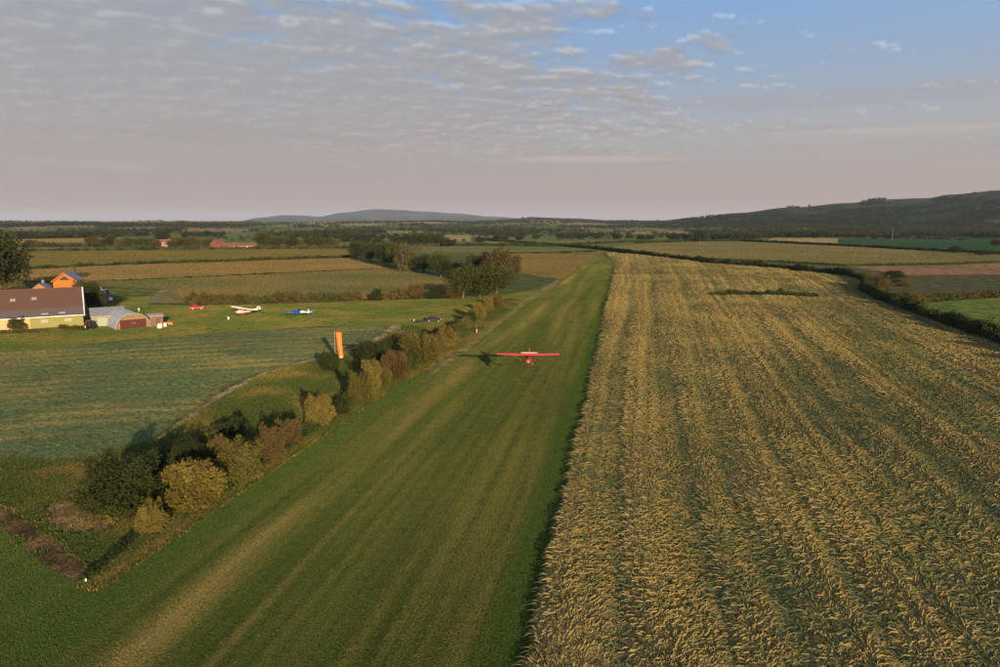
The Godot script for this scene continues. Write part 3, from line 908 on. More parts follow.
	for i in rim.size() - 1:
		var k := int(rim[i].distance_to(rim[i + 1]) * 60.0)
		var side: Vector3 = (rim[i + 1] - rim[i]).cross(Vector3.UP).normalized()
		for j in k:
			var p: Vector3 = rim[i].lerp(rim[i + 1], rng.randf()) + side * (absf(rng.randfn()) * 0.7 - 0.25) * (1.0 + 0.6 * n_mid.get_noise_1d(j * 0.1))
			var s := rng.randf_range(0.7, 1.3)
			var t := rng.randf() * TAU
			var w := clampf(rng.randf_range(0.25, 1.1) + 0.7 * n_mid.get_noise_2d(p.x * 2.0, p.z * 2.0), 0.0, 1.0)
			var c := Color(0.065, 0.09, 0.024).lerp(Color(0.21, 0.175, 0.052), w)
			buf.append_array([cos(t) * s, 0, sin(t) * s, p.x, 0, s * 0.8, 0, 0.0, -sin(t) * s, 0, cos(t) * s, p.z, c.r, c.g, c.b, 1.0])
	var o := copies_node("seeding_grass", rough, M.blade, buf, self)
	tag(o, "golden seeding grass fringing the runway edge beside the bushes", "grass", "", "stuff")

# ------------------------------------------------------------------ hedges, bushes, trees
func hedges() -> void:
	var dk := Color(0.026, 0.040, 0.013)
	var gr := Color(0.055, 0.066, 0.02)
	var br := Color(0.088, 0.074, 0.028)
	var gd := Color(0.13, 0.105, 0.03)
	hedge("hedgerow", "long thick dark hedge curving along the right side of the hay field", [[598, 249.4], [640, 255], [690, 261.5], [770, 268], [850, 276], [868, 283], [865, 291], [882, 300], [930, 318], [1000, 342], [1090, 380]], 2.9, 4.6, 15.0, 0.75, dk, gr, 1)
	hedge("hedgerow", "dark hedge between pale hay field and vivid green field", [[636, 243.6], [690, 241.4], [740, 241], [837, 246], [925, 251], [1000, 254.6], [1120, 260]], 2.2, 3.0, 7.0, 1.2, dk, gr, 2, 0.2)
	hedge("low_hedge", "low green hedge between the pale field and the pink ploughed field", [[700, 259.6], [780, 262.5], [845, 266], [940, 264.8], [1000, 262.6], [1140, 259]], 1.0, 2.4, 8.0, 0.7, gr, Color(0.07, 0.09, 0.025), 3, 0.1)
	hedge("trimmed_hedge", "brown trimmed hedge between brown field and bright green paddock", [[918, 303], [940, 301], [1000, 297], [1160, 288]], 2.3, 2.6, 13.0, 0.7, br.lerp(dk, 0.4), gr, 4, 0.08)
	hedge("hedgerow", "brownish hedge behind the parked white and blue aircraft", [[186, 304.5], [250, 304.5], [310, 302.5], [362, 300.5]], 3.0, 3.4, 26.0, 0.62, br, gr, 5, 0.25)
	hedge("hedgerow", "short bronze hedge section left of the dark bushes by the grove", [[373, 300.5], [390, 300], [405, 299]], 3.2, 3.2, 26.0, 0.62, br, gd, 6, 0.25)
	hedge("hedgerow", "dark hedge below the yellow green strip field on the left", [[-120, 277], [20, 271], [120, 265.6], [250, 261], [352, 257.5]], 1.9, 2.4, 8.0, 0.8, dk, gr, 7, 0.25)
	hedge("low_hedge", "thin low hedge line crossing the pink tinged field behind the hangars", [[20, 283.4], [120, 281.6], [250, 275.5], [380, 269.6]], 0.7, 1.2, 7.0, 0.5, dk, br, 8, 0.3)
	hedge("hedgerow", "dark hedge under the row of far trees and red roofs", [[20, 252], [165, 250.4], [345, 248.8]], 2.2, 3.0, 6.0, 1.3, dk, br, 9, 0.25)
	hedge("hedgerow", "dark hedge running from the grove of trees to the runway's far end", [[440, 245.8], [500, 246.2], [560, 246.2], [600, 249.6]], 2.4, 3.4, 7.0, 1.3, dk, gr, 10, 0.3)
	hedge("low_hedge", "low hedge crossing just beyond the mown strip's far end", [[505, 254.4], [545, 253.8], [596, 251.8]], 1.3, 2.2, 8.0, 0.8, dk, br, 11, 0.2)
	hedge("hedgerow", "thin dark hedge rising to the right beyond the narrow green field", [[485, 240.4], [560, 246], [600, 243.8], [645, 241.6]], 2.0, 3.0, 5.0, 1.4, dk, gr, 12, 0.3)
	hedge("hedge_strip", "short isolated strip of low bushes standing inside the hay field", [[712, 296.6], [748, 296], [790, 297.2], [818, 298]], 1.7, 2.4, 22.0, 0.55, gr, dk, 13, 0.45)
	hedge("ditch_bank", "dark weedy bank of the ditch under the corner bushes", [[86, 579], [104, 566], [124, 548], [140, 533]], 0.5, 0.9, 40.0, 0.24, dk, Color(0.03, 0.055, 0.015), 14, 0.2)
	hedge("undergrowth", "green undergrowth filling the gaps below the bushes beside the runway", [[150, 520], [205, 498], [250, 470], [300, 437], [345, 404], [395, 374], [440, 347]], 1.1, 3.2, 26.0, 0.42, Color(0.032, 0.055, 0.014), gr, 15, 0.5)
	hedge("undergrowth", "dark brambles behind the golden bushes at the meadow edge", [[100, 500], [165, 462], [205, 448], [240, 434]], 1.6, 3.4, 40.0, 0.42, Color(0.022, 0.034, 0.011), gr, 16, 0.5)
	hedge("undergrowth", "low bronze scrub between airfield grass and runway track", [[405, 348], [432, 342], [455, 331], [480, 316], [500, 303]], 1.3, 3.4, 22.0, 0.45, gr, br, 17, 0.6)
	hedge("undergrowth", "weeds and brambles along the front of the brown roofed barn", [[-20, 334], [20, 333], [60, 331], [84, 330]], 0.8, 2.0, 26.0, 0.4, dk, gd, 18, 0.6)
	hedge("hedgerow", "dark hedge at the top of the golden strip field near the left hills", [[-60, 240.4], [60, 237.8], [120, 236.6]], 2.4, 5.0, 3.0, 2.2, dk, gr, 19, 0.4)
	hedge("hedgerow", "green scrub rows below the golden strip field on the left", [[24, 247.2], [60, 247], [100, 246.6]], 2.4, 6.0, 6.0, 1.5, dk, gr, 20, 0.5)

func bushes() -> void:
	var near := []
	for i in 6:
		near.append(shrub_kind(200 + i * 7, 4.0, 5.2, 4200, 0.075, 0.22))
	# column, row of the foot, width and height in pixels, kind, leaves, label
	var list := [
		[153, 533, 34, 36, 4, "gold", "small round golden bush standing alone at the ditch end"],
		[195, 508, 66, 56, 1, "gold", "largest golden bush, with a spreading top, in the runway row"],
		[128, 512, 86, 68, 2, "dark", "big dark green bush beside the bare soil patch"],
		[183, 470, 58, 36, 3, "dark", "dark bush half hidden behind the largest golden bush"],
		[222, 466, 36, 34, 0, "brown", "small bronze bush squeezed behind the golden bushes"],
		[244, 482, 50, 48, 3, "olive", "yellow green domed bush next to the largest golden bush"],
		[270, 462, 38, 42, 2, "brown", "bronze bush between two yellow green bushes"],
		[289, 446, 32, 32, 1, "brown", "small reddish bronze bush at the end of the large bush cluster"],
		[320, 426, 34, 36, 0, "gold", "lone yellow bush standing in the gap of the bush row"],
		[362, 402, 34, 34, 2, "olive", "front yellow green bush of the pair below the windsock"],
		[372, 390, 28, 34, 1, "gold", "rear taller golden bush of the pair below the windsock"],
		[332, 372, 22, 24, 3, "dark", "small dark bush at the foot of the windsock"],
		[375, 366, 44, 32, 2, "dark", "wide dark bush right of the windsock"],
		[394, 379, 36, 32, 0, "brown", "bronze bush in front of the wide dark bush"],
		[420, 364, 46, 36, 1, "olive", "broad olive bush past the bronze one in the runway row"],
		[405, 345, 22, 14, 3, "brown", "low reddish bush behind the broad olive bush"],
		[342, 415, 22, 18, 4, "dark", "low dark bush filling the gap behind the lone yellow bush"],
		[383, 386, 20, 22, 5, "olive", "narrow olive bush between the golden pair and the bronze bush"],
		[408, 371, 24, 24, 5, "green", "green bush squeezed between the bronze and the broad olive bush"],
		[434, 353, 24, 24, 4, "brown", "bronze bush between the broad olive bush and the rusty gold one"],
		[446, 348, 26, 24, 3, "gold", "rusty gold bush near the start of the beige track"],
		[462, 331, 18, 15, 0, "olive", "small olive bush beside the dark car"],
		[470, 323, 15, 13, 1, "dark", "small dark bush near the runway track"],
		[478, 320, 16, 18, 2, "gold", "small golden bush among the last three beside the track"],
		[488, 313, 16, 17, 0, "gold", "round golden bush in the middle of the last three"],
		[497, 307, 14, 14, 1, "brown", "bronze bush at the end of the row near the grove"],
		[377, 301, 15, 13, 2, "dark", "round dark bush at the end of the bronze hedge"],
		[416, 299, 22, 17, 0, "brown", "bronze bush on the airfield edge left of the grove"],
		[437, 299, 26, 14, 3, "dark", "low dark bush on the airfield edge beside the grove"],
		[452, 299, 20, 14, 2, "brown", "low brown bush under the grove trees"],
		[17, 330, 20, 15, 2, "green", "round green bush against the barn's orange wall"],
		[63, 331, 13, 8, 1, "brown", "low dark red bush at the foot of the barn wall"],
		[10, 306, 44, 26, 0, "olive", "yellow green bush behind the barn roof's far end"],
		[57, 301, 22, 13, 3, "green", "green bush in front of the orange timber house"],
		[74, 300, 20, 12, 1, "olive", "olive bush at the corner of the orange timber house"],
		[872, 292, 9, 7, 0, "gold", "bright yellow bush at the bend of the long dark hedge"],
		[878, 290, 26, 16, 2, "brown", "dull brown bush at the bend of the long dark hedge"],
		[893, 279, 26, 9, 3, "dark", "flat dark thicket beyond the bend of the long hedge"],
		[901, 286, 24, 8, 1, "olive", "yellow green scrub below the flat dark thicket"],
		[906, 304, 28, 15, 2, "brown", "large dull bush rising from the hedge before the brown field"],
		[921, 309, 18, 13, 0, "olive", "olive bush rising from the hedge by the green paddock"],
		[955, 327, 20, 14, 1, "dark", "dark bush standing out of the hedge by the green paddock"],
		[976, 336, 22, 15, 3, "dark", "dark bush at the paddock end of the long hedge"],
	]
	for b in list:
		var at := gp(b[0], b[1])
		var d := depth_of(at)
		var w: float = b[2] * d / FOCAL
		# a bush seen from above shows part of its depth as height
		var dep := atan(26.0 / d)
		var h: float = maxf((b[3] * d / FOCAL - w * 0.35 * sin(dep)) / cos(dep), w * 0.35)
		at.y = -0.05
		plant("bush", b[6], "bush", near[(b[4] + int(b[0]) % 3) % 6], at, Vector3(w / 5.0, h / 4.1, w / 5.0), b[0] * 0.7, M["leaf_" + b[5]])

func trees() -> void:
	var kinds := [tree_kind(300, 12.0, 10.0, 0.12, 2000, 0.24), tree_kind(310, 12.0, 11.5, 0.15, 2000, 0.25), tree_kind(320, 12.0, 10.0, 0.05, 2200, 0.22, 1.0, 0.15), tree_kind(330, 12.0, 12.0, 0.26, 1900, 0.23, 0.0, 0.4), tree_kind(340, 12.0, 8.0, 0.1, 1800, 0.24)]
	# column, row of the foot, height and width in pixels, kind, leaves
	var belt := "tree in the dark belt between the hay fields behind the hedge"
	var row := "tree in the row behind the strip field and the red roofs"
	var wood := "dark tree in the small wood beyond the tree belt"
	var line := "small round tree on the hedge lines beyond the runway's end"
	var list := [
		[4, 296, 64, 50, 0, "dark", "huge dark tree beyond the barn at the field edge"],
		[-24, 300, 60, 46, 1, "dark", "second huge dark tree beyond the barn's hidden end"],
		[93, 313, 31, 26, 0, "dark", "dark green tree at the white edged gable of the barn"],
		[84, 306, 26, 20, 1, "umber", "bronze tinted tree between barn and orange house"],
		[357, 260, 20, 18, 0, "dark", belt], [371, 263, 21, 20, 1, "dark", belt], [385, 267, 26, 20, 0, "blue", belt], [424, 273, 19, 22, 1, "dark", belt], [441, 277, 25, 26, 0, "green", belt], [454, 278, 17, 18, 1, "dark", belt], [464, 280, 14, 14, 4, "dark", belt],
		[396, 268, 28, 20, 4, "green", "green tree rising behind the pale willow in the belt"],
		[407, 272, 28, 28, 2, "pale", "pale drooping willow in the dark tree belt"],
		[478, 283, 31, 24, 0, "dark", "dark tree at the back of the grove beside the runway"],
		[497, 286, 38, 30, 1, "umber", "tall bronze tree at the back of the grove"],
		[510, 284, 32, 22, 0, "umber", "bronze tree on the runway side of the grove"],
		[463, 299, 33, 38, 3, "green", "front grove tree with pale trunk and olive crown beside low brown bush"],
		[496, 299, 34, 42, 3, "green", "front grove tree with several pale trunks nearest the runway track"],
		[480, 298, 24, 30, 1, "dark", "low dark tree filling the middle of the grove"],
		[262, 248, 17, 15, 0, "green", "tall green tree beside the long red roofed sheds"],
		[163, 244, 15, 15, 0, "dark", "tall dark tree behind the pink house"],
		[955, 254, 8.5, 12, 0, "dark", "round dark tree on the hedge of the vivid green field"],
		[984, 256, 6, 14, 1, "dark", "low wide dark tree on the hedge of the vivid green field"],
		[998, 247, 8, 14, 1, "dark", "dark tree inside the vivid green field"],
		[480, 243.5, 7, 10, 0, "dark", "lone dark tree on the hedge left of the narrow green field"],
		[672, 241, 8.5, 12, 0, "dark", "round dark tree above the left end of the pale field"],
		[700, 241.6, 11.5, 15, 1, "dark", "largest dark tree above the middle of the pale field"],
		[345, 249.4, 5, 4, 4, "green", "tiny tree at the corner of the tree belt"],
	]
	for t in [[32, 247, 6, 9, 0], [41, 247, 5, 9, 1], [92, 247, 9, 11, 0], [99, 247.4, 7, 9, 1], [107, 247, 8, 10, 0], [113, 247, 9, 9, 4], [121, 247.6, 8, 11, 1], [129, 247.4, 8, 10, 0], [140, 247.4, 8, 11, 1], [150, 247.6, 8, 9, 0], [157, 248, 7, 8, 1], [172, 248, 6, 8, 0], [176, 247, 9, 9, 4], [184, 247.4, 8, 11, 0], [192, 247.6, 9, 10, 1], [201, 247.4, 8, 10, 0], [209, 247.4, 7, 9, 1], [270, 247.4, 9, 10, 1], [277, 247.6, 9, 10, 0], [285, 247.4, 10, 11, 1], [293, 247.8, 8, 9, 0], [301, 247.4, 8, 11, 1], [310, 247.4, 9, 10, 0], [320, 246.8, 8, 10, 4], [329, 247, 8, 9, 1], [336, 246.6, 7, 9, 0]]:
		list.append([t[0], t[1], t[2] * 1.25, t[3] * 1.15, t[4], ["green", "olive", "umber", "dark", "green"][int(t[0]) % 5], ["green", "olive", "bronze brown", "dark", "green"][int(t[0]) % 5] + " " + row])
	for t in [[366, 244, 6, 9, 0], [378, 244, 6, 10, 1], [398, 245, 9, 11, 4], [406, 246, 11, 13, 0], [414, 246, 11, 12, 1], [421, 246, 13, 13, 0], [429, 246, 12, 13, 1], [437, 246, 13, 14, 0], [444, 246.4, 9, 11, 1], [451, 246.4, 7, 9, 4]]:
		list.append([t[0], t[1], t[2], t[3], t[4], "dark", wood])
	for t in [[497, 241.4, 7, 9, 0], [505, 241.4, 6, 8, 1], [520, 241, 6, 10, 0], [536, 239.6, 5, 8, 1], [560, 240.4, 8, 9, 0], [570, 240.4, 8, 10, 1], [580, 240.4, 7, 10, 0], [597, 239.8, 5, 8, 1], [617, 240, 7, 12, 0], [630, 239.6, 6, 9, 1], [640, 240.4, 6, 9, 4], [650, 240.6, 6, 10, 0], [514, 245.8, 4, 10, 1]]:
		list.append([t[0], t[1], t[2], t[3], t[4], "dark", line])
	var groups := {belt: "trees of the belt between the hay fields", row: "trees behind the strip field", wood: "trees of the small wood", line: "trees on the far hedge lines"}
	for t in list:
		var at := gp(t[0], t[1])
		var d := depth_of(at)
		plant("tree", t[6], "tree", kinds[t[4]], at, Vector3(t[3] * d / FOCAL / [9.4, 10.8, 9.4, 11.3, 7.5][t[4]], t[2] * d / FOCAL / 12.0, t[3] * d / FOCAL / [9.4, 10.8, 9.4, 11.3, 7.5][t[4]]), t[0] * 1.3, M["leaf_" + t[5]], "trees behind the strip field" if t[6].ends_with(row) else groups.get(t[6], ""))

# ------------------------------------------------------------------ far country
var hill_wood := PackedFloat32Array()

func hill(called: String, profile: Array, near: float, ridge: float, back: float, col: Callable, sd: int, woods := 0) -> void:
	var b := MB.new()
	var cols := []
	var px: float = profile[0][0]
	while px <= profile[-1][0]:
		cols.append(px)
		px += 5.0
	var prev := []
	var grid := []
	var steps := 34
	for px2 in cols:
		var y := 0.0
		for i in profile.size() - 1:
			if px2 <= profile[i + 1][0]:
				y = lerpf(profile[i][1], profile[i + 1][1], smoothstep(0.0, 1.0, (px2 - profile[i][0]) / (profile[i + 1][0] - profile[i][0])))
				break
		var d := ray(px2, 221.0); d.y = 0; d = d.normalized()
		var axis := cos(d.angle_to(Vector3(-sin(deg_to_rad(YAW)), 0, -cos(deg_to_rad(YAW)))))
		var peak: float = 26.0 + (221.0 - y) / FOCAL * ridge * axis
		var row := []
		for k in steps + 1:
			var t := float(k) / steps
			var r: float = lerpf(near, back, t)
			var p := d * r
			var s := smoothstep(near, ridge, r) if r < ridge else 1.0 - smoothstep(ridge, back, r)
			var fold := n_low.get_noise_2d(p.x * 0.12 + sd, p.z * 0.12)
			p.y = lerpf(height(p.x, p.z) - 3.0, peak, s) + fold * 0.22 * (peak - 20.0) * s * (1.0 - s) * 4.0
			row.append(p)
		if prev:
			for k in steps:
				for q in [[prev[k], row[k], row[k + 1]], [prev[k], row[k + 1], prev[k + 1]]]:
					var nrm: Vector3 = (q[1] - q[0]).cross(q[2] - q[0]).normalized()
					if nrm.y < 0.0:
						nrm = -nrm
					var a: Vector3 = q[0]; var e: Vector3 = q[1]; var f: Vector3 = q[2]
					if (e - a).cross(f - a).dot(nrm) > 0.0:
						var w := e; e = f; f = w
					for p in [a, e, f]:
						var c: Color = col.call(p.x, p.z)
						b.v.append(p); b.n.append(nrm); b.c.append(Color(c.r * FIELD_K, c.g * FIELD_K, c.b * FIELD_K))
						b.uv.append(Vector2(p.x, p.z) / 370.0); b.uv2.append(Vector2(p.x, p.z) / 90.0)
		prev = row
		grid.append(row)
	struct(called, b.mesh(), M.field)
	rng.seed = sd * 13
	for i in woods:
		var ci := rng.randi_range(0, grid.size() - 2)
		var ck := rng.randi_range(0, int(steps * 0.42))
		var p: Vector3 = grid[ci][ck].lerp(grid[ci + 1][ck], rng.randf()).lerp(grid[ci][ck + 1].lerp(grid[ci + 1][ck + 1], rng.randf()), rng.randf())
		var far := float(ck) / steps
		if n_low.get_noise_2d(p.x * 0.3 + 70.0, p.z * 0.3) + 0.35 * n_mid.get_noise_2d(p.x * 0.15, p.z * 0.15) < lerpf(-0.24, 0.55, smoothstep(0.10, 0.34, far)):
			continue
		var s := rng.randf_range(4.0, 8.0)
		var t := rng.randf() * TAU
		var k := rng.randf_range(0.7, 1.25)
		hill_wood.append_array([cos(t) * s, 0, sin(t) * s, p.x, 0, s * 0.8, 0, p.y + s * 0.6, -sin(t) * s, 0, cos(t) * s, p.z, 0.015 * k, 0.025 * k, 0.012 * k, 1.0])

func far_land() -> void:
	var moor := func(x: float, z: float) -> Color:
		var k := n_cell.get_noise_2d(x / 420.0, z / 520.0)
		var c := Color(0.05, 0.072, 0.042).lerp(Color(0.022, 0.038, 0.024), smoothstep(-0.2, 0.35, n_low.get_noise_2d(x * 0.3, z * 0.3)))
		return Color(0.14, 0.125, 0.06) if k > 0.93 else c.lerp(Color(0.085, 0.085, 0.045), clampf(k, 0.0, 1.0) * 0.5)
	var downs := func(x: float, z: float) -> Color:
		var k := n_cell.get_noise_2d(x / 420.0, z / 520.0)
		var r := Vector2(x, z).length()
		var c := Color(0.034, 0.050, 0.024).lerp(Color(0.020, 0.032, 0.015), smoothstep(-0.25, 0.2, n_low.get_noise_2d(x * 0.35, z * 0.35)))
		if r > 3150.0 + 160.0 * n_low.get_noise_2d(x * 0.3, z * 0.3 + 90.0):
			c = Color(0.075, 0.07, 0.04)
		return Color(0.16, 0.14, 0.08) if k > 0.9 and r < 2900.0 else c
	hill("hills", [[190, 226], [235, 221.5], [262, 217.6], [282, 215.4], [300, 215.6], [320, 216.8], [342, 213], [375, 209.8], [400, 210.4], [425, 212], [455, 213.6], [490, 216.6], [530, 219], [580, 222], [620, 227]], 9500.0, 14000.0, 18500.0, moor, 3)
	hill("downs", [[660, 226], [690, 218.6], [735, 213.4], [790, 208], [850, 203.4], [880, 200], [925, 198.8], [948, 195.4], [1000, 191.5], [1080, 187], [1200, 184], [1350, 190], [1500, 226]], 2200.0, 3400.0, 5600.0, downs, 17, 16000)
	hill("hills", [[440, 226], [500, 219.4], [540, 217.6], [570, 218.4], [620, 220.8], [660, 220.6], [690, 218], [730, 219], [790, 226]], 3600.0, 4600.0, 6000.0, moor, 29, 6000)
	hill("hills", [[-260, 224], [-60, 223], [30, 225.2], [75, 223.6], [110, 224.8], [180, 223.6], [215, 224.4], [250, 228]], 2300.0, 3100.0, 4600.0, moor, 41, 7000)
	# hedges and woods too far away to count
	rng.seed = 77
	var buf := PackedFloat32Array()
	var wood := PackedFloat32Array()
	var made := 0
	for i in 90000:
		var az := rng.randf_range(-1.0, 0.62)
		var r := 780.0 * pow(5.6, rng.randf())
		var x := sin(az) * r
		var z := -cos(az) * r
		var right := smoothstep(0.10, 0.22, az)
		var edge := n_edge.get_noise_2d(x / 330.0, z / 480.0) + 1.0
		var thick := n_low.get_noise_2d(x * 0.22 + 300.0, z * 0.3) + 0.4 * n_mid.get_noise_2d(x * 0.12, z * 0.12)
		var in_wood := thick > lerpf(0.30, -0.12, right) - 0.16 * smoothstep(1600.0, 3000.0, r)
		if r < 900.0 + 260.0 * right + (280.0 if az < -0.6 else 0.0) or (not in_wood and edge > 0.03 * (1.0 + 0.4 * rng.randf())):
			continue
		if not in_wood and r < 1000.0 and rng.randf() < 0.5:
			continue
		var hgt := (rng.randf_range(3.0, 9.5) if in_wood else rng.randf_range(0.6, 2.0) + (4.0 if n_mid.get_noise_2d(x, z) > 0.25 else 0.0))
		var s := rng.randf_range(2.6, 5.0) if in_wood else rng.randf_range(1.6, 3.2)
		var t := rng.randf() * TAU
		var k := rng.randf_range(0.7, 1.25)
		var c := Color(0.020, 0.031, 0.014).lerp(Color(0.042, 0.044, 0.019), clampf(n_mid.get_noise_2d(x * 0.2, z * 0.2) + 0.4, 0.0, 1.0))
		(wood if in_wood else buf).append_array([cos(t) * s, 0, sin(t) * s, x, 0, s * 0.8, 0, height(x, z) + hgt * 0.85, -sin(t) * s, 0, cos(t) * s, z, c.r * k, c.g * k, c.b * k, 1.0])
		made += 1
	print("far clumps ", made)
	tag(copies_node("far_hedgerows", M.sprig, M.sprig_leaf, buf, self), "far off network of dark hedges dividing the distant fields", "hedges", "", "stuff")
	tag(copies_node("far_woods", M.sprig, M.sprig_leaf, wood, self), "far off dark woods spread over the plain below the downs", "woods", "", "stuff")
	tag(copies_node("hillside_woods", M.sprig, M.sprig_leaf, hill_wood, self), "dark woods covering the flanks of the hills and downs", "woods", "", "stuff")
	house("house", "pink walled house with low roof behind the strip field", gp(165, 246.4), 0.5, 13.0, 8.0, 4.4, 2.6, mat(0.24, 0.15, 0.12), mat(0.15, 0.075, 0.05), 3)
	house("barn", "red gabled barn at the left end of the long red roofs", gp(218.5, 248.4), 1.2, 9.0, 12.0, 4.4, 4.2, mat(0.17, 0.062, 0.045), mat(0.12, 0.05, 0.038), 2)
	house("shed", "long low shed with dull red roof beside the red gabled barn", gp(232, 248.4), 0.5, 17.0, 8.0, 2.4, 2.6, mat(0.2, 0.11, 0.08), mat(0.13, 0.06, 0.045), 3)
	house("shed", "long low shed with bright white doors and red roof", gp(247, 248.4), 0.5, 16.0, 8.0, 2.8, 2.2, mat(0.25, 0.2, 0.17), mat(0.13, 0.055, 0.045), 3)
	var village := "tiny pale house of the village on the far ridge"
	for v in [[533, 2900.0], [539, 2950.0], [545, 2900.0], [551, 2940.0], [557, 2900.0]]:
		var at := far_at(v[0], v[1])
		at.y += 2.0
		house("village_house", village, at, 0.3, 14.0, 9.0, 6.0, 3.5, mat(0.22, 0.14, 0.105), mat(0.15, 0.075, 0.05), 0, "houses of the far village")
	# a white mast in the wood on the right
	var mb := MB.new()
	mb.tube(Vector3(0, -1, 0), Vector3(0, 15, 0), 0.22, 0.14, 8)
	var mast := thing("mast", "slim white mast rising from the dark wood", "mast", gp(892, 240.4))
	part("pole", mb.mesh(), mat(0.2, 0.2, 0.19), mast)
	mb = MB.new()
	mb.bx(Vector3(0, 14.0, 0), Vector3(1.4, 0.2, 0.2))
	part("crossbar", mb.mesh(), mat(0.2, 0.2, 0.19), mast)

# ------------------------------------------------------------------ buildings
func house(called: String, label: String, at: Vector3, turn: float, w: float, d: float, h: float, rise: float, wall: Material, roof: Material, windows: int, group := "") -> Node3D:
	var o := thing(called, label, "house" if called.contains("house") else called, at, turn, group)
	var b := MB.new()
	b.prism(PackedVector2Array([Vector2(-d / 2, -0.3), Vector2(d / 2, -0.3), Vector2(d / 2, h), Vector2(0, h + rise), Vector2(-d / 2, h)]), -w / 2, w / 2)
	var p := part("wall", b.mesh(), wall, o)
	p.rotation.y = PI / 2
	b = MB.new()
	var sl := Vector2(d / 2 + 0.4, -rise * (d / 2 + 0.4) / (d / 2))
	b.prism(PackedVector2Array([Vector2(-sl.x, h + rise + sl.y + 0.05), Vector2(0, h + rise + 0.05), Vector2(sl.x, h + rise + sl.y + 0.05), Vector2(sl.x, h + rise + sl.y + 0.28), Vector2(0, h + rise + 0.3), Vector2(-sl.x, h + rise + sl.y + 0.28)]), -w / 2 - 0.3, w / 2 + 0.3)
	p = part("roof", b.mesh(), roof, o)
	p.rotation.y = PI / 2
	if windows:
		b = MB.new()
		b.bx(Vector3(0, h + rise + 0.5, w * 0.3), Vector3(0.7, 1.4, 0.7))
		part("chimney", b.mesh(), roof, p)
		for i in windows:
			b = MB.new()
			b.bx(Vector3((i - (windows - 1) * 0.5) * w / windows * 0.8, h * 0.55, d / 2 + 0.03), Vector3(1.3, 1.2, 0.06))
			part("window", b.mesh(), M.white if label.contains("white doors") else M.glass, o)
	return o

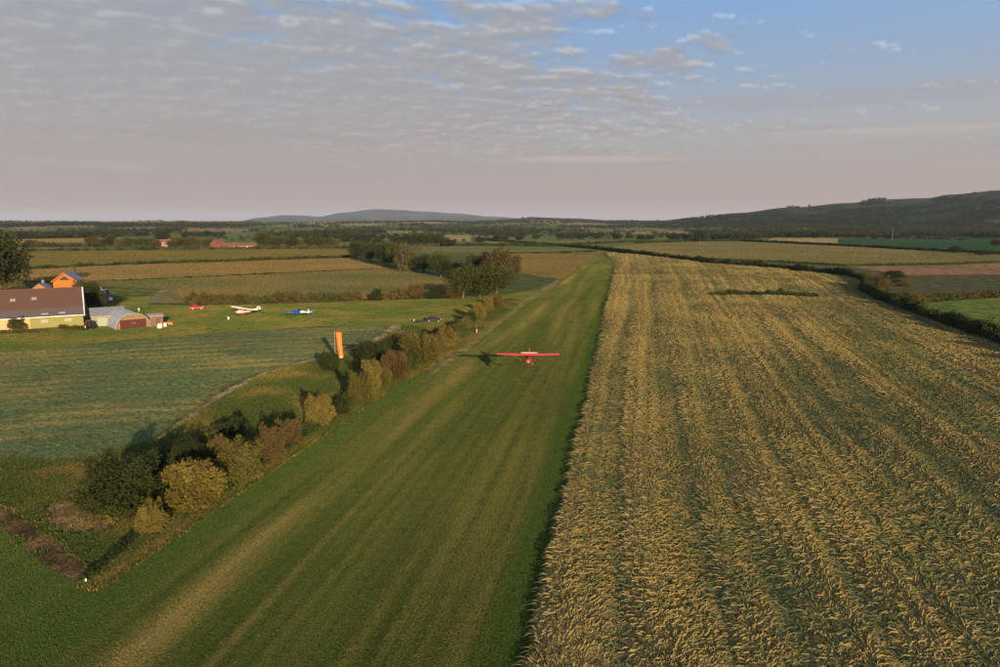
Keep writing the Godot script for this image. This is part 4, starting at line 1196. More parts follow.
func buildings() -> void:
	# --- the long barn on the left
	var roof_m := worn(mat(0.095, 0.052, 0.040, 0.9), 0.7)
	var band_m := worn(mat(0.085, 0.075, 0.078, 0.8), 0.7)
	var green_m := worn(mat(0.20, 0.20, 0.075, 0.9), 1.3)
	var cream_m := worn(mat(0.50, 0.31, 0.17, 0.9), 1.3)
	var brown_m := worn(mat(0.10, 0.065, 0.045, 0.9), 0.4)
	var at := gp(84, 325.5)
	var o := thing("long_barn", "long barn with brown sloping roof and white edged gable", "barn", at, deg_to_rad(41.0))
	var eave := 3.0
	var top := 8.7
	var dep := 9.0
	var long := 46.0
	var b := MB.new()
	b.bx(Vector3(-5.6, eave / 2 - 0.1, -0.15), Vector3(11.2, eave + 0.2, 0.3))
	part("wall", b.mesh(), green_m, o).set_meta("label", "yellow green boarded wall")
	b = MB.new()
	b.bx(Vector3(-11.2 - (long - 11.2) / 2, eave / 2 - 0.1, -0.15), Vector3(long - 11.2, eave + 0.2, 0.296))
	part("wall", b.mesh(), cream_m, o).set_meta("label", "orange cream wall")
	b = MB.new()
	b.prism(PackedVector2Array([Vector2(0.3, -0.2), Vector2(dep * 2, -0.2), Vector2(dep * 2, eave), Vector2(dep, top - 0.1), Vector2(0.3, eave)]), -0.3, -0.02)
	var p := part("gable", b.mesh(), brown_m, o)
	p.transform = Transform3D(Basis(Vector3(0, 0, -1), Vector3.UP, Vector3(1, 0, 0)), Vector3.ZERO)
	b = MB.new()
	b.bx(Vector3(-long / 2, eave / 2 - 0.1, -dep * 2 + 0.15), Vector3(long, eave + 0.2, 0.3))
	part("wall", b.mesh(), brown_m, o)
	b = MB.new()
	var cut := 0.24      # the lower part of the front slope is a grey band
	var y1: float = lerpf(eave, top, cut)
	var z1 := -dep * cut
	b.prism(PackedVector2Array([Vector2(-z1, y1), Vector2(dep, top), Vector2(dep * 2 + 0.4, eave - 0.2), Vector2(dep * 2 + 0.4, eave), Vector2(dep, top + 0.22), Vector2(-z1, y1 + 0.22)]), -long, 0.25)
	p = part("roof", b.mesh(), roof_m, o)
	p.transform = Transform3D(Basis(Vector3(0, 0, -1), Vector3.UP, Vector3(1, 0, 0)), Vector3.ZERO)
	b = MB.new()
	b.prism(PackedVector2Array([Vector2(-0.5, eave - 0.3), Vector2(-z1 - 0.02, y1 - 0.02), Vector2(-z1 - 0.02, y1 + 0.16), Vector2(-0.5, eave - 0.1)]), -long, 0.25)
	p = part("eave_band", b.mesh(), band_m, o)
	p.transform = Transform3D(Basis(Vector3(0, 0, -1), Vector3.UP, Vector3(1, 0, 0)), Vector3.ZERO)
	var slope := Vector3(0, top - eave, -dep).normalized()
	var lift := Vector3(0, dep, top - eave).normalized()
	for k in [[-14.6, 0.62], [-10.2, 0.64], [-19.6, 0.6]]:
		b = MB.new()
		b.box(Transform3D(Basis(Vector3.RIGHT, lift, -slope), Vector3(k[0], lerpf(eave, top, k[1]), -dep * k[1]) + lift * 0.24), Vector3(1.1, 0.08, 1.1))
		part("skylight", b.mesh(), mat(0.24, 0.22, 0.21, 0.4), o)
	for k in [[-8.0, 0.05], [-4.4, 0.06]]:
		b = MB.new()
		b.box(Transform3D(Basis(Vector3.RIGHT, lift, -slope), Vector3(k[0], lerpf(eave, top, k[1]), -dep * k[1]) + lift * 0.2), Vector3(1.4, 0.06, 0.5))
		part("roof_panel", b.mesh(), mat(0.26, 0.25, 0.24, 0.5), o)
	b = MB.new()
	b.tube(Vector3(0.3, eave - 0.35, 0.55), Vector3(0.3, top + 0.15, -dep), 0.2, 0.2, 4)
	b.tube(Vector3(0.3, top + 0.15, -dep), Vector3(0.3, eave - 0.2, -dep * 2 - 0.4), 0.2, 0.2, 4)
	part("barge_board", b.mesh(), M.white, o)
	b = MB.new()
	b.tube(Vector3(-long, top + 0.22, -dep), Vector3(0.2, top + 0.22, -dep), 0.16, 0.16, 6)
	part("ridge_cap", b.mesh(), roof_m, o)
	b = MB.new()
	b.bx(Vector3(-long / 2, eave - 0.22, 0.52), Vector3(long, 0.14, 0.14))
	part("gutter", b.mesh(), M.white, o)
	for x in [-3.2, -8.2]:
		b = MB.new()
		b.bx(Vector3(x, 1.7, 0.02), Vector3(1.5, 0.8, 0.06))
		part("window", b.mesh(), mat(0.25, 0.25, 0.2, 0.3), o)
	# --- orange timber house behind
	var wood_m := mat(0.32, 0.105, 0.02, 0.8)
	var slate := worn(mat(0.17, 0.18, 0.23, 0.7), 0.3)
	at = gp(66, 296.0)
	o = thing("timber_house", "orange timber house with blue grey roof and dark gable window", "house", at, deg_to_rad(28.0))
	o.scale = Vector3(0.84, 0.93, 0.84)
	b = MB.new()
	b.prism(PackedVector2Array([Vector2(-4.2, -0.3), Vector2(4.2, -0.3), Vector2(4.2, 5.6), Vector2(0, 8.5), Vector2(-4.2, 5.6)]), -11.0, 0.0)
	part("wall", b.mesh(), worn(mat(0.22, 0.085, 0.04, 0.9), 0.4), o)
	b = MB.new()
	b.prism(PackedVector2Array([Vector2(-4.2, 0.0), Vector2(4.2, 0.0), Vector2(4.2, 5.6), Vector2(0, 8.5), Vector2(-4.2, 5.6)]), 0.004, 0.12)
	part("gable_front", b.mesh(), wood_m, o)
	b = MB.new()
	b.prism(PackedVector2Array([Vector2(-2.1, 6.05), Vector2(2.1, 6.05), Vector2(0, 7.5)]), 0.124, 0.2)
	part("gable_window", b.mesh(), M.dark, o)
	for s in [-1.0, 1.0]:
		b = MB.new()
		b.prism(PackedVector2Array([Vector2(s * 4.8, 5.3), Vector2(0, 8.62), Vector2(0, 8.86), Vector2(s * 4.8, 5.54)]), -11.4, 0.9)
		part("roof", b.mesh(), slate, o)
		b = MB.new()
		b.prism(PackedVector2Array([Vector2(s * 4.8, 5.2), Vector2(s * 0.02, 8.5), Vector2(s * 0.02, 8.9), Vector2(s * 4.8, 5.6)]), 0.91, 1.05)
		part("barge_board", b.mesh(), wood_m, o)
	b = MB.new()
	b.bx(Vector3(2.0, 9.6, -8.0), Vector3(0.5, 2.8, 0.5))
	part("flue", b.mesh(), M.dark, o)
	b = MB.new()
	b.bx(Vector3(0, 2.3, 0.16), Vector3(2.4, 2.0, 0.08))
	part("window", b.mesh(), M.glass, o)
	o = house("annex_house", "small orange annex with grey roof left of the timber house", gp(43, 297.0), deg_to_rad(28.0) + PI / 2, 6.0, 3.6, 3.2, 1.4, wood_m, slate, 2)
	o = house("garage", "low dark roofed garage half hidden right of the timber house", gp(95, 303.0), deg_to_rad(28.0), 7.0, 6.0, 2.6, 1.6, mat(0.16, 0.12, 0.1), slate, 1)
	# --- flat shed and arched hut
	var sheet_m := worn(mat(0.30, 0.29, 0.28, 0.7), 0.2)
	at = gp(92, 327.0)
	o = thing("lean_to_shed", "low shed with pale grey sheet roof between barn and arched hut", "shed", at, deg_to_rad(42.0))
	b = MB.new()
	b.prism(PackedVector2Array([Vector2(0, -0.2), Vector2(0, 2.5), Vector2(9, 3.6), Vector2(9, -0.2)]), 0.0, 7.6)
	p = part("wall", b.mesh(), worn(mat(0.20, 0.22, 0.14, 0.9), 0.4), o)
	p.transform = Transform3D(Basis(Vector3(0, 0, -1), Vector3.UP, Vector3(1, 0, 0)), Vector3.ZERO)
	for i in 8:
		b = MB.new()
		b.prism(PackedVector2Array([Vector2(-0.4, 2.5 + 0.01 * (i % 2)), Vector2(-0.4, 2.62 + 0.02 * (i % 2)), Vector2(9.3, 3.78 + 0.02 * (i % 2)), Vector2(9.3, 3.66)]), -0.2 + i * 1.0, 0.8 + i * 1.0 - 0.02)
		p = part("roof_sheet", b.mesh(), sheet_m, o)
		p.transform = Transform3D(Basis(Vector3(0, 0, -1), Vector3.UP, Vector3(1, 0, 0)), Vector3.ZERO)
	b = MB.new()
	b.bx(Vector3(2.4, 1.05, 0.05), Vector3(2.2, 2.1, 0.1))
	part("door", b.mesh(), mat(0.24, 0.26, 0.20, 0.8), o)
	at = gp(134, 328.5)
	o = thing("arched_hut", "arched corrugated hut with dark red doors", "hut", at, deg_to_rad(52.0))
	var rad := 3.95
	b = MB.new()
	var ribs := 44
	for i in 26:      # the arch, with shallow corrugation running round it
		var a0 := PI * i / 26.0
		var a1 := PI * (i + 1) / 26.0
		for k in ribs:
			var z0 := -13.0 * k / ribs
			var zz := -13.0 * (k + 1) / ribs
			var r0 := rad + (0.06 if k % 2 == 0 else 0.0)
			var r1 := rad + (0.06 if k % 2 == 1 else 0.0)
			var e0 := Vector3(cos(a0), sin(a0) * 0.94, 0); var e1 := Vector3(cos(a1), sin(a1) * 0.94, 0)
			b.quad(e0 * r0 + Vector3(0, 0, z0), e1 * r0 + Vector3(0, 0, z0), e1 * r1 + Vector3(0, 0, zz), e0 * r1 + Vector3(0, 0, zz), e0 + e1)
	part("arch_roof", b.mesh(), worn(mat(0.30, 0.32, 0.35, 0.55, 0.3), 0.2), o)
	var arc := PackedVector2Array()
	for i in 21:
		arc.append(Vector2(cos(PI * i / 20.0), sin(PI * i / 20.0) * 0.94) * (rad - 0.08))
	b = MB.new()
	b.prism(arc, -0.5, -0.3)
	part("end_wall", b.mesh(), worn(mat(0.20, 0.14, 0.08, 0.9), 0.4), o)
	for s in [-1.0, 1.0]:
		b = MB.new()
		b.bx(Vector3(s * 1.47, 1.1, -0.26), Vector3(2.9, 2.2, 0.07))
		p = part("door", b.mesh(), worn(mat(0.07, 0.022, 0.018, 0.85), 0.5), o)
		b = MB.new()
		b.bx(Vector3(s * 0.3, 1.3, -0.2), Vector3(0.08, 0.5, 0.06))
		part("handle", b.mesh(), M.metal, p)
	b = MB.new()
	for s in [-1.0, 1.0]:
		b.tube(Vector3(s * rad, 0, 0.02), Vector3(s * rad * 0.98, 1.0, 0.02), 0.09, 0.09, 6)
	for i in 20:
		b.tube(Vector3(cos(PI * i / 20.0) * rad, sin(PI * i / 20.0) * rad * 0.94, 0.03), Vector3(cos(PI * (i + 1) / 20.0) * rad, sin(PI * (i + 1) / 20.0) * rad * 0.94, 0.03), 0.1, 0.1, 6)
	part("arch_rim", b.mesh(), sheet_m, o)
	# --- small dark shed
	at = gp(157, 326.0)
	o = thing("garden_shed", "small dark timber shed with flat grey roof", "shed", at, deg_to_rad(48.0))
	b = MB.new()
	b.bx(Vector3(0, 1.25, -1.4), Vector3(3.0, 2.6, 2.8))
	part("wall", b.mesh(), worn(mat(0.16, 0.10, 0.065, 0.9), 0.6), o)
	b = MB.new()
	b.box(Transform3D(Basis(Vector3.RIGHT, 0.08), Vector3(0, 2.68, -1.4)), Vector3(3.5, 0.14, 3.4))
	part("roof", b.mesh(), sheet_m, o)
	b = MB.new()
	b.bx(Vector3(0.3, 1.0, 0.03), Vector3(0.9, 2.0, 0.06))
	p = part("door", b.mesh(), brown_m, o)
	b = MB.new()
	b.bx(Vector3(0.62, 1.0, 0.09), Vector3(0.05, 0.16, 0.06))
	part("handle", b.mesh(), M.metal, p)

# ------------------------------------------------------------------ aircraft
func ring(z: float, w: float, h: float, y: float, k := 14) -> Array:
	var r := []
	for i in k:
		var a := TAU * i / k
		r.append(Vector3(signf(cos(a)) * pow(absf(cos(a)), 0.75) * w, y + signf(sin(a)) * pow(absf(sin(a)), 0.75) * h, z))
	return r

func foil(x: float, y: float, z: float, chord: float, thick: float, upright := false) -> Array:
	var r := []
	for q in [[0.5, 0.0], [0.42, 0.45], [0.2, 0.62], [-0.15, 0.5], [-0.5, 0.08], [-0.5, -0.06], [-0.1, -0.3], [0.3, -0.36], [0.46, -0.2]]:
		r.append(Vector3(x, y + q[1] * thick, z + q[0] * chord) if not upright else Vector3(x + q[1] * thick, y, z + q[0] * chord))
	return r

# nose towards +Z; origin on the ground between the main wheels
func aeroplane(called: String, label: String, at: Vector3, turn: float, s: Dictionary) -> Node3D:
	var o := thing(called, label, "aircraft", at, turn)
	var cy := 1.15
	var b := MB.new()
	if s.high:
		b.loft([ring(2.0, 0.3, 0.26, cy), ring(1.75, 0.43, 0.38, cy), ring(1.1, 0.5, 0.46, cy), ring(0.65, 0.53, 0.58, cy + 0.12), ring(-0.5, 0.53, 0.6, cy + 0.12), ring(-1.3, 0.45, 0.5, cy + 0.08)])
	else:
		b.loft([ring(2.2, 0.3, 0.28, cy), ring(1.9, 0.44, 0.4, cy), ring(1.0, 0.52, 0.48, cy), ring(0.0, 0.54, 0.5, cy), ring(-1.0, 0.48, 0.46, cy)])
	part("fuselage", b.mesh(), s.body, o)
	b = MB.new()
	var z0: float = -1.31 if s.high else -1.01
	b.loft([ring(z0, 0.45 if s.high else 0.475, 0.5 if s.high else 0.455, cy + (0.08 if s.high else 0.0)), ring(-2.7, 0.27, 0.3, cy + 0.08), ring(-4.4, 0.07, 0.14, cy + 0.12)])
	part("rear_fuselage", b.mesh(), s.rear, o)
	# wing, a half on each side
	var wy: float = cy + 0.76 if s.high else cy - 0.36
	b = MB.new()
	var half: float = s.span / 2.0
	var dih: float = half * (0.02 if s.high else 0.08)
	b.loft([foil(-half, wy + dih, 0.1, s.chord * 0.86, 0.14), foil(-half + 0.15, wy + dih, 0.1, s.chord * 0.98, 0.2), foil(0.0, wy, 0.1, s.chord, 0.24), foil(half - 0.15, wy + dih, 0.1, s.chord * 0.98, 0.2), foil(half, wy + dih, 0.1, s.chord * 0.86, 0.14)])
	var wing := part("wing", b.mesh(), s.wing, o)
	for k in [-1.0, 1.0]:
		b = MB.new()
		b.bx(Vector3(k * half * 0.72, wy + dih * 0.72 + 0.005, 0.1 - s.chord * 0.5), Vector3(half * 0.42, 0.05, 0.3))
		part("aileron", b.mesh(), s.wing, wing)
		if s.high:
			for zz in [0.35, -0.3]:
				b = MB.new()
				b.tube(Vector3(k * 0.5, cy - 0.32, 0.3), Vector3(k * half * 0.52, wy - 0.06, zz), 0.024, 0.024, 6)
				part("wing_strut", b.mesh(), s.wing, o)
		b = MB.new()
		b.tube(Vector3(k * 0.38, cy - 0.36, 0.55), Vector3(k * 1.02, 0.2, 0.6), 0.045, 0.035, 6)
		part("landing_leg", b.mesh(), s.body, o)
		b = MB.new()
		b.tube(Vector3(k * 1.02, 0.27, 0.6), Vector3(k * 1.2, 0.27, 0.6), 0.28, 0.28, 14)
		var w := part("wheel", b.mesh(), M.tyre, o)
		b = MB.new()
		b.tube(Vector3(k * 1.205, 0.27, 0.6), Vector3(k * 1.215, 0.27, 0.6), 0.12, 0.12, 10)
		part("hub", b.mesh(), M.metal, w)
		b = MB.new()      # side window
		if s.high:
			b.quad(Vector3(k * 0.545, cy + 0.2, 0.6), Vector3(k * 0.545, cy + 0.2, -0.6), Vector3(k * 0.5, cy + 0.6, -0.5), Vector3(k * 0.5, cy + 0.6, 0.45), Vector3(k, 0, 0))
			part("side_window", b.mesh(), M.glass, o)
	b = MB.new()
	if s.high:
		b.loft([[Vector3(-0.4, cy + 0.46, 1.12), Vector3(0.4, cy + 0.46, 1.12), Vector3(0.44, cy + 0.3, 1.0), Vector3(-0.44, cy + 0.3, 1.0)], [Vector3(-0.46, cy + 0.72, 0.62), Vector3(0.46, cy + 0.72, 0.62), Vector3(0.5, cy + 0.4, 0.5), Vector3(-0.5, cy + 0.4, 0.5)]])
		part("windscreen", b.mesh(), M.glass, o)
	else:
		b.loft([ring(0.75, 0.3, 0.12, cy + 0.42), ring(0.3, 0.4, 0.34, cy + 0.46), ring(-0.4, 0.38, 0.34, cy + 0.46), ring(-1.2, 0.2, 0.12, cy + 0.42)])
		part("canopy", b.mesh(), M.glass, o)
	# tail
	b = MB.new()
	b.loft([foil(-1.35, cy + 0.27, -4.1, 0.55, 0.06), foil(0, cy + 0.27, -4.0, 0.95, 0.1), foil(1.35, cy + 0.27, -4.1, 0.55, 0.06)])
	part("tailplane", b.mesh(), s.tail, o)
	b = MB.new()
	b.loft([foil(0, cy + 0.1, -3.95, 1.0, 0.1, true), foil(0, cy + 0.65, -4.15, 0.75, 0.08, true), foil(0, cy + 0.98, -4.25, 0.45, 0.05, true)])
	var fin := part("fin", b.mesh(), s.rear, o)
	b = MB.new()
	b.prism(PackedVector2Array([Vector2(-4.48, cy - 0.02), Vector2(-4.86, cy + 0.1), Vector2(-4.72, cy + 0.85), Vector2(-4.52, cy + 0.85)]), -0.03, 0.03)
	var rud := part("rudder", b.mesh(), s.rear, fin)
	rud.transform = Transform3D(Basis(Vector3(0, 0, 1), Vector3.UP, Vector3(-1, 0, 0)), Vector3.ZERO)
	# third wheel
	var nose: bool = s.nose_wheel
	b = MB.new()
	if nose:
		b.tube(Vector3(0, cy - 0.3, 1.6), Vector3(0, 0.25, 1.75), 0.05, 0.04, 6)
	else:
		b.tube(Vector3(0, cy + 0.02, -4.2), Vector3(0, cy - 0.25, -4.5), 0.035, 0.03, 6)
	part("landing_leg", b.mesh(), M.metal, o)
	b = MB.new()
	if nose:
		b.tube(Vector3(-0.07, 0.22, 1.78), Vector3(0.07, 0.22, 1.78), 0.22, 0.22, 12)
	else:
		b.tube(Vector3(-0.04, cy - 0.3, -4.53), Vector3(0.04, cy - 0.3, -4.53), 0.1, 0.1, 10)
	part("wheel", b.mesh(), M.tyre, o)
	# propeller at rest
	var fz: float = 2.0 if s.high else 2.2
	b = MB.new()
	b.loft([ring(fz + 0.02, 0.17, 0.17, cy), ring(fz + 0.15, 0.14, 0.14, cy), ring(fz + 0.3, 0.03, 0.03, cy)])
	var sp := part("spinner", b.mesh(), s.spinner, o)
	for k in [-1.0, 1.0]:
		b = MB.new()
		var tilt: float = s.get("prop", 0.6)
		b.box(Transform3D(Basis(Vector3(0, 0, 1), tilt) * Basis(Vector3(1, 0, 0), 0.35 * k), Vector3(cos(tilt), sin(tilt), 0) * k * 0.5 + Vector3(0, cy, fz + 0.1)), Vector3(0.78, 0.09, 0.025))
		part("propeller_blade", b.mesh(), M.dark, sp)
	# cooling intakes
	for k in [-1.0, 1.0]:
		b = MB.new()
		b.bx(Vector3(k * 0.2, cy + 0.05, fz + 0.004), Vector3(0.16, 0.12, 0.02))
		part("intake", b.mesh(), M.dark, o)
	return o

func aircraft() -> void:
	var red := mat(0.50, 0.02, 0.03, 0.3)
	red.clearcoat_enabled = true
	var redwing := mat(0.30, 0.022, 0.024, 0.45)
	var trim := mat(0.62, 0.42, 0.42, 0.4)
	var at := EYE + ray(528.5, 354.0).normalized() * 110.0
	at.y -= 1.98
	aeroplane("light_aircraft", "red high wing aeroplane flying low over the runway", at, deg_to_rad(6.0), {high = true, span = 9.9, chord = 1.4, body = red, rear = red, wing = redwing, tail = trim, spinner = M.white, nose_wheel = false, prop = 1.2}).rotation.z = 0.012
	var white := mat(0.78, 0.70, 0.66, 0.35)
	aeroplane("parked_aircraft", "white high wing aeroplane parked on the airfield grass", gp(244, 315.6), deg_to_rad(-30.0), {high = true, span = 10.6, chord = 1.5, body = mat(0.72, 0.42, 0.36, 0.4), rear = white, wing = white, tail = white, spinner = white, nose_wheel = true}).scale = Vector3.ONE * 1.06
	var blue := mat(0.015, 0.09, 0.42, 0.35)
	aeroplane("parked_aircraft", "blue low wing aeroplane with white tail parked on the grass", gp(300, 315.8), deg_to_rad(238.0), {high = false, span = 8.6, chord = 1.5, body = blue, rear = M.white, wing = blue, tail = M.white, spinner = M.white, nose_wheel = false})

# ------------------------------------------------------------------ vehicles and small things
func car(called: String, label: String, at: Vector3, turn: float, paint: Material, long: float, tall: float) -> void:
	var o := thing(called, label, "car", at, turn)
	var h := long / 2.0
	var b := MB.new()      # outline seen from the side, x forward
	b.prism(PackedVector2Array([Vector2(-h, 0.32), Vector2(h - 0.05, 0.28), Vector2(h, 0.55), Vector2(h - 0.25, 0.72), Vector2(h * 0.42, 0.82), Vector2(-h * 0.95, 0.86), Vector2(-h, 0.7)]), -0.82, 0.82)
	part("body", b.mesh(), paint, o)
	b = MB.new()
	var k := tall
	b.loft([[Vector3(h * 0.46, 0.8, -0.74), Vector3(h * 0.46, 0.8, 0.74), Vector3(-h * 0.9, 0.84, 0.74), Vector3(-h * 0.9, 0.84, -0.74)], [Vector3(h * 0.12, k - 0.06, -0.6), Vector3(h * 0.12, k - 0.06, 0.6), Vector3(-h * 0.66, k - 0.06, 0.6), Vector3(-h * 0.66, k - 0.06, -0.6)]])
	part("windows", b.mesh(), M.glass, o)
	b = MB.new()
	b.bx(Vector3(-h * 0.27, k - 0.03, 0), Vector3(h * 0.8, 0.06, 1.22))
	part("roof", b.mesh(), paint, o)
	for sx in [-0.62, 0.64]:
		for sz in [-1.0, 1.0]:
			b = MB.new()
			b.tube(Vector3(h * sx, 0.3, sz * 0.66), Vector3(h * sx, 0.3, sz * 0.86), 0.3, 0.3, 14)
			var w := part("wheel", b.mesh(), M.tyre, o)
			b = MB.new()
			b.tube(Vector3(h * sx, 0.3, sz * 0.862), Vector3(h * sx, 0.3, sz * 0.875), 0.17, 0.17, 10)
			part("rim", b.mesh(), M.metal, w)
	for sz in [-1.0, 1.0]:
		b = MB.new()
		b.bx(Vector3(h - 0.12, 0.62, sz * 0.58), Vector3(0.2, 0.12, 0.3))
		part("headlight", b.mesh(), M.white, o)

func small_things() -> void:
	car("parked_car", "small bright red car parked at the hedge end", gp(197, 309.2), deg_to_rad(34.0), mat(0.75, 0.02, 0.025, 0.3), 3.7, 1.25)
	car("parked_car", "dark blue car parked on the airfield beside the bushes", gp(434, 321.6), deg_to_rad(10.0), mat(0.016, 0.016, 0.03, 0.55), 3.9, 1.35)
	# low trailer beside it
	var o := thing("flat_trailer", "low dark flat trailer with a pale end behind the dark car", "trailer", gp(420, 322.4), deg_to_rad(8.0))
	var b := MB.new()
	b.bx(Vector3(0, 0.42, 0), Vector3(3.0, 0.14, 1.3))
	part("deck", b.mesh(), M.dark, o)
	b = MB.new()
	b.tube(Vector3(1.5, 0.4, 0), Vector3(2.3, 0.36, 0), 0.05, 0.05, 6)
	part("drawbar", b.mesh(), M.dark, o)
	b = MB.new()
	b.bx(Vector3(-1.54, 0.55, 0), Vector3(0.06, 0.42, 1.3))
	part("tailboard", b.mesh(), M.white, o)
	for s in [-1.0, 1.0]:
		b = MB.new()
		b.tube(Vector3(-0.2, 0.26, s * 0.7), Vector3(-0.2, 0.26, s * 0.86), 0.26, 0.26, 12)
		part("wheel", b.mesh(), M.tyre, o)
	# windsock
	o = thing("windsock", "limp orange windsock hanging from its pole", "windsock", gp(339.5, 366.0))
	b = MB.new()
	b.tube(Vector3(-0.75, -0.2, 0), Vector3(-0.75, 6.4, 0), 0.06, 0.045, 8)
	part("pole", b.mesh(), mat(0.2, 0.2, 0.2, 0.6), o)
	b = MB.new()
	b.tube(Vector3(-0.75, 6.32, 0), Vector3(0.62, 6.32, 0), 0.03, 0.03, 6)
	for i in 16:
		var a := TAU * i / 16
		var c := TAU * (i + 1) / 16
		b.tube(Vector3(cos(a) * 0.58, 6.25, sin(a) * 0.5), Vector3(cos(c) * 0.58, 6.25, sin(c) * 0.5), 0.05, 0.05, 5)
	part("ring_frame", b.mesh(), mat(0.16, 0.06, 0.03, 0.7), o)
	b = MB.new()
	var rings := []
	for i in 19:
		var t := i / 18.0
		var r := []
		for k in 24:
			var a := TAU * k / 24
			var rr := lerpf(0.57, 0.36, t) * (1.0 + 0.10 * sin(a * 5.0 + t * 2.0) * t + 0.03 * sin(t * 23.0))
			r.append(Vector3(cos(a) * rr + 0.36 * t + 0.03 * sin(t * 9.0), 6.2 - 4.5 * t, sin(a) * rr * 0.85))
		rings.append(r)
	b.loft(rings, Color.WHITE, false)
	var sock := mat(0.88, 0.17, 0.035, 0.85)
	sock.backlight = Color(0.25, 0.25, 0.25)
	part("sock", b.mesh(), sock, o)
	b = MB.new()
	b.loft([rings[17].map(func(p): return p * Vector3(1.0, 1.0, 1.02)), rings[18].map(func(p): return p * Vector3(1.0, 1.0, 1.02) - Vector3(0, 0.12, 0))], Color.WHITE, false)
	part("hem", b.mesh(), mat(0.75, 0.35, 0.2, 0.85), o)
	# people
	var fig := person_mesh()
	for q in [["person standing on the grass behind the arched hut in dark top", gp(139, 311.5), 0.6], ["person in dark top and pale trousers standing at the runway track", gp(476.6, 333.4), 2.2]]:
		o = thing("person", q[0], "person", q[1], q[2])
		part("body", fig, M.figure, o)
		b = MB.new()
		b.loft([ring(0, 0.085, 0.1, 0), ring(0.05, 0.098, 0.112, 0), ring(0.1, 0.07, 0.085, 0), ring(0.125, 0.02, 0.03, 0)])
		var hair := part("hair", b.mesh(), mat(0.04, 0.03, 0.02, 0.9), o)
		hair.transform = Transform3D(Basis(Vector3(1, 0, 0), -PI / 2), Vector3(0, 1.665, -0.012))
	# white markers
	for q in [["small white marker board beside the white aeroplane", gp(228.5, 320.0), 0.75, 0.45], ["short white post at the corner of the ditch", gp(86.5, 584.5), 0.45, 0.1]]:
		o = thing("marker_post", q[0], "marker", q[1], 0.5)
		b = MB.new()
		b.bx(Vector3(0, q[2] / 2, 0), Vector3(q[3] * 0.35, q[2], 0.06))
		part("post", b.mesh(), M.white, o)
		b = MB.new()
		b.bx(Vector3(0, q[2] * 0.8, 0.05), Vector3(q[3], q[2] * 0.5, 0.03))
		part("board", b.mesh(), M.white, o)
	# things by the farm buildings
	tractor(gp(88, 329.0), 2.6)
	for q in [["large white bulk bag standing before the small dark shed", gp(160, 328.2), 1.1], ["smaller pink white bulk bag beside the small dark shed", gp(165, 326.6), 0.8]]:
		o = thing("bulk_bag", q[0], "bag", q[1], 0.4)
		b = MB.new()
		var z: float = q[2]
		b.loft([ring(0, z * 0.48, z * 0.48, 0, 16), ring(z * 0.2, z * 0.55, z * 0.54, 0, 16), ring(z * 0.7, z * 0.53, z * 0.55, 0, 16), ring(z * 0.95, z * 0.42, z * 0.4, 0, 16), ring(z * 1.02, z * 0.2, z * 0.2, 0, 16)])
		var p := part("sack", b.mesh(), mat(0.7, 0.55, 0.52, 0.9), o)
		p.rotation.x = -PI / 2
		for s in [-1.0, 1.0]:
			b = MB.new()
			b.tube(Vector3(s * 0.35 * z, z * 0.9, 0.2 * z), Vector3(s * 0.2 * z, z * 1.2, 0), 0.03, 0.03, 5)
			b.tube(Vector3(s * 0.2 * z, z * 1.2, 0), Vector3(s * 0.35 * z, z * 0.9, -0.2 * z), 0.03, 0.03, 5)
			part("loop", b.mesh(), M.white, o)
	o = thing("timber_pile", "low pile of orange brown timber beside the small dark shed", "timber", gp(168, 324.6), 0.5)
	for i in 7:
		b = MB.new()
		b.bx(Vector3(0.05 * (i % 3), 0.1 + 0.2 * (i / 3), (i % 3) * 0.34 - 0.3), Vector3(2.6 - 0.1 * i, 0.18, 0.3))
		part("plank", b.mesh(), mat(0.34 + 0.03 * (i % 3), 0.18, 0.08, 0.9), o)
	o = thing("grey_sheet", "pale grey sheet lying on the lawn behind the barn", "sheet", gp(105, 300.0), 0.7)
	b = MB.new()
	for i in 8:
		var y0 := 0.5 + 0.08 * sin(i * 2.1); var y1 := 0.5 + 0.08 * sin((i + 1) * 2.1)
		b.quad(Vector3(-2.2 + i * 0.55, y0, -3.0), Vector3(-1.65 + i * 0.55, y1, -3.0), Vector3(-1.65 + i * 0.55, y1 - 0.35, 3.0), Vector3(-2.2 + i * 0.55, y0 - 0.35, 3.0), Vector3.UP)
		b.quad(Vector3(-2.2 + i * 0.55, y0 - 0.06, -3.0), Vector3(-1.65 + i * 0.55, y1 - 0.06, -3.0), Vector3(-1.65 + i * 0.55, y1 - 0.41, 3.0), Vector3(-2.2 + i * 0.55, y0 - 0.41, 3.0), Vector3.DOWN)
	part("cover", b.mesh(), mat(0.45, 0.46, 0.46, 0.6), o)
	b = MB.new()
	for s in [[-1.9, -2.7, 0.45], [1.9, -2.7, 0.45], [-1.9, 2.7, 0.12], [1.9, 2.7, 0.12]]:
		b.tube(Vector3(s[0], -0.1, s[1]), Vector3(s[0], s[2], s[1]), 0.05, 0.05, 6)
	part("stake", b.mesh(), M.metal, o)

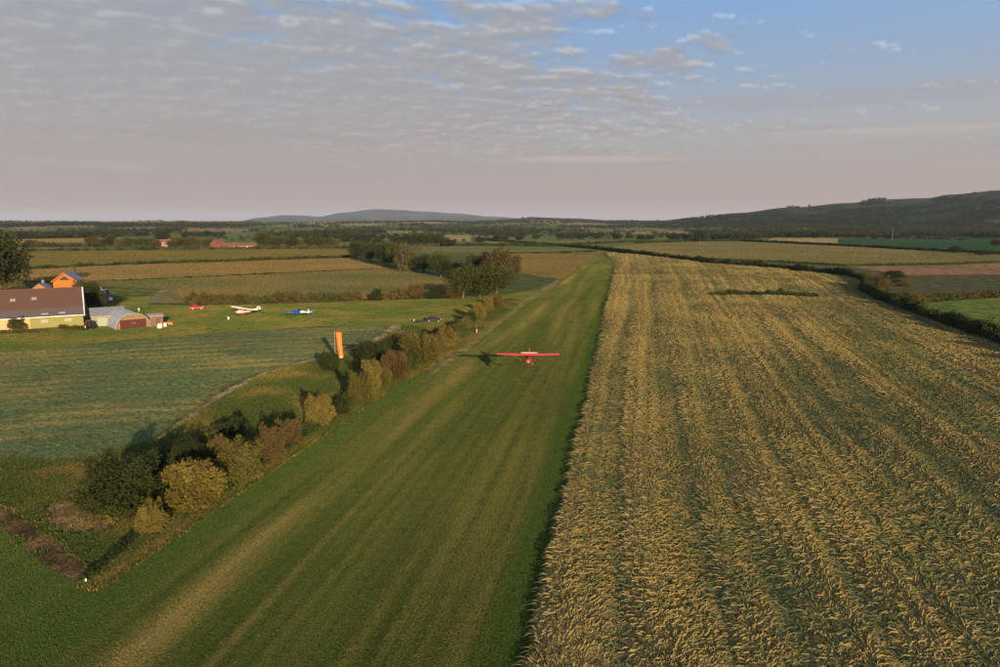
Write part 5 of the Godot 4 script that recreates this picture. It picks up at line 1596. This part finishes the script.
func tractor(at: Vector3, turn: float) -> void:
	var o := thing("tractor", "small red tractor with white nose parked at the barn corner", "tractor", at, turn)
	var red := mat(0.2, 0.03, 0.025, 0.6)
	var b := MB.new()
	b.prism(PackedVector2Array([Vector2(-0.4, 0.6), Vector2(1.5, 0.6), Vector2(1.5, 1.25), Vector2(1.2, 1.35), Vector2(-0.4, 1.4)]), -0.35, 0.35)
	part("bonnet", b.mesh(), red, o)
	b = MB.new()
	b.bx(Vector3(1.56, 0.95, 0), Vector3(0.1, 0.65, 0.66))
	part("grille", b.mesh(), M.white, o)
	b = MB.new()
	b.loft([[Vector3(-0.42, 1.3, -0.6), Vector3(-0.42, 1.3, 0.6), Vector3(-1.6, 1.3, 0.6), Vector3(-1.6, 1.3, -0.6)], [Vector3(-0.6, 2.2, -0.52), Vector3(-0.6, 2.2, 0.52), Vector3(-1.5, 2.2, 0.52), Vector3(-1.5, 2.2, -0.52)]])
	part("cab", b.mesh(), M.glass, o)
	b = MB.new()
	b.bx(Vector3(-1.05, 2.25, 0), Vector3(1.2, 0.1, 1.2))
	part("roof", b.mesh(), red, o)
	for s in [-1.0, 1.0]:
		for w in [[-1.0, 0.7, 0.55, 0.9], [1.1, 0.42, 0.45, 0.66]]:
			b = MB.new()
			b.tube(Vector3(w[0], w[1], s * w[2]), Vector3(w[0], w[1], s * w[3]), w[1], w[1], 18)
			var p := part("wheel", b.mesh(), M.tyre, o)
			b = MB.new()
			b.tube(Vector3(w[0], w[1], s * (w[3] + 0.004)), Vector3(w[0], w[1], s * (w[3] + 0.03)), w[1] * 0.5, w[1] * 0.45, 12)
			part("rim", b.mesh(), M.white, p)

# one continuous figure, 1.75 m tall, facing +Z: distances to tapered bones joined by a smooth minimum, meshed as surface nets
func person_mesh() -> ArrayMesh:
	var skin := Color(0.55, 0.33, 0.24)
	var coat := Color(0.035, 0.035, 0.045)
	var pale := Color(0.62, 0.56, 0.45)
	var shoe := Color(0.05, 0.04, 0.03)
	var bones := [
		[Vector3(0, 1.62, 0), Vector3(0, 1.66, 0.015), 0.085, 0.095, skin], [Vector3(0, 1.60, 0.1), Vector3(0, 1.63, 0.095), 0.018, 0.014, skin], [Vector3(0, 1.46, -0.01), Vector3(0, 1.58, 0), 0.055, 0.055, skin],
		[Vector3(0, 1.36, 0), Vector3(0, 1.02, 0), 0.155, 0.14, coat], [Vector3(-0.17, 1.4, 0), Vector3(0.17, 1.4, 0), 0.07, 0.07, coat], [Vector3(-0.09, 0.95, 0), Vector3(0.09, 0.95, 0), 0.12, 0.12, pale]]
	for s in [-1.0, 1.0]:
		bones.append([Vector3(s * 0.2, 1.39, 0), Vector3(s * 0.27, 1.12, -0.02), 0.058, 0.048, coat])
		bones.append([Vector3(s * 0.27, 1.12, -0.02), Vector3(s * 0.26, 0.88, 0.07), 0.048, 0.034, coat])
		bones.append([Vector3(s * 0.26, 0.85, 0.08), Vector3(s * 0.25, 0.77, 0.1), 0.036, 0.03, skin])
		bones.append([Vector3(s * 0.25, 0.77, 0.1), Vector3(s * 0.24, 0.70, 0.12), 0.024, 0.016, skin])
		bones.append([Vector3(s * 0.235, 0.83, 0.1), Vector3(s * 0.205, 0.77, 0.125), 0.016, 0.013, skin])
		bones.append([Vector3(s * 0.1, 0.92, 0), Vector3(s * 0.12, 0.5, 0.02), 0.095, 0.065, pale])
		bones.append([Vector3(s * 0.12, 0.5, 0.02), Vector3(s * 0.13, 0.1, -0.02), 0.065, 0.045, pale])
		bones.append([Vector3(s * 0.13, 0.05, -0.04), Vector3(s * 0.15, 0.04, 0.15), 0.05, 0.04, shoe])
	var cell := 0.03
	var lo := Vector3(-0.39, -0.06, -0.24)
	var n := Vector3i(27, 64, 18)
	var f := PackedFloat32Array()
	f.resize(n.x * n.y * n.z)
	var dist := func(p: Vector3) -> float:
		var d := 1.0
		for q in bones:
			var ab: Vector3 = q[1] - q[0]
			var t := clampf((p - q[0]).dot(ab) / ab.length_squared(), 0.0, 1.0)
			var e: float = (p - q[0] - ab * t).length() - lerpf(q[2], q[3], t)
			var h := clampf(0.5 + 0.5 * (d - e) / 0.03, 0.0, 1.0)
			d = lerpf(d, e, h) - 0.03 * h * (1.0 - h)
		return d
	for y in n.y:
		for z in n.z:
			for x in n.x:
				f[x + n.x * (z + n.z * y)] = dist.call(lo + Vector3(x, y, z) * cell)
	var at := {}
	var off := [Vector3i(0, 0, 0), Vector3i(1, 0, 0), Vector3i(0, 0, 1), Vector3i(1, 0, 1), Vector3i(0, 1, 0), Vector3i(1, 1, 0), Vector3i(0, 1, 1), Vector3i(1, 1, 1)]
	var edges := [[0, 1], [2, 3], [4, 5], [6, 7], [0, 2], [1, 3], [4, 6], [5, 7], [0, 4], [1, 5], [2, 6], [3, 7]]
	var idx := func(c: Vector3i) -> int: return c.x + n.x * (c.z + n.z * c.y)
	for y in n.y - 1:
		for z in n.z - 1:
			for x in n.x - 1:
				var c := Vector3i(x, y, z)
				var sum := Vector3.ZERO
				var k := 0
				for e in edges:
					var a: Vector3i = c + off[e[0]]; var b: Vector3i = c + off[e[1]]
					var fa: float = f[idx.call(a)]; var fb: float = f[idx.call(b)]
					if (fa < 0.0) != (fb < 0.0):
						sum += Vector3(a).lerp(Vector3(b), fa / (fa - fb))
						k += 1
				if k:
					at[c] = lo + sum / k * cell
	var mb := MB.new()
	var grad := func(p: Vector3) -> Vector3:
		return Vector3(dist.call(p + Vector3(0.01, 0, 0)) - dist.call(p - Vector3(0.01, 0, 0)), dist.call(p + Vector3(0, 0.01, 0)) - dist.call(p - Vector3(0, 0.01, 0)), dist.call(p + Vector3(0, 0, 0.01)) - dist.call(p - Vector3(0, 0, 0.01))).normalized()
	var tone := func(p: Vector3) -> Color:
		var best := 9.0
		var c := Color.WHITE
		for q in bones:
			var ab: Vector3 = q[1] - q[0]
			var t := clampf((p - q[0]).dot(ab) / ab.length_squared(), 0.0, 1.0)
			var e: float = (p - q[0] - ab * t).length() - lerpf(q[2], q[3], t)
			if e < best:
				best = e
				c = q[4]
		return c
	for c in at:
		for ax in 3:
			var u := Vector3i.ZERO; u[ax] = 1
			var p1 := Vector3i.ZERO; p1[(ax + 1) % 3] = 1
			var p2 := Vector3i.ZERO; p2[(ax + 2) % 3] = 1
			if not (at.has(c - p1) and at.has(c - p2) and at.has(c - p1 - p2)):
				continue
			var fa: float = f[idx.call(c)]; var fb: float = f[idx.call(c + u)]
			if (fa < 0.0) == (fb < 0.0):
				continue
			var q := [at[c], at[c - p1], at[c - p1 - p2], at[c - p2]]
			var g := []
			for v in q:
				g.append(grad.call(v))
			var col: Color = tone.call((q[0] + q[2]) * 0.5)
			mb.smooth_tri(q[0], q[1], q[2], g[0], g[1], g[2], col)
			mb.smooth_tri(q[0], q[2], q[3], g[0], g[2], g[3], col)
	var m := mat(1, 1, 1, 0.9)
	m.vertex_color_use_as_albedo = true
	M.figure = m
	return mb.mesh()
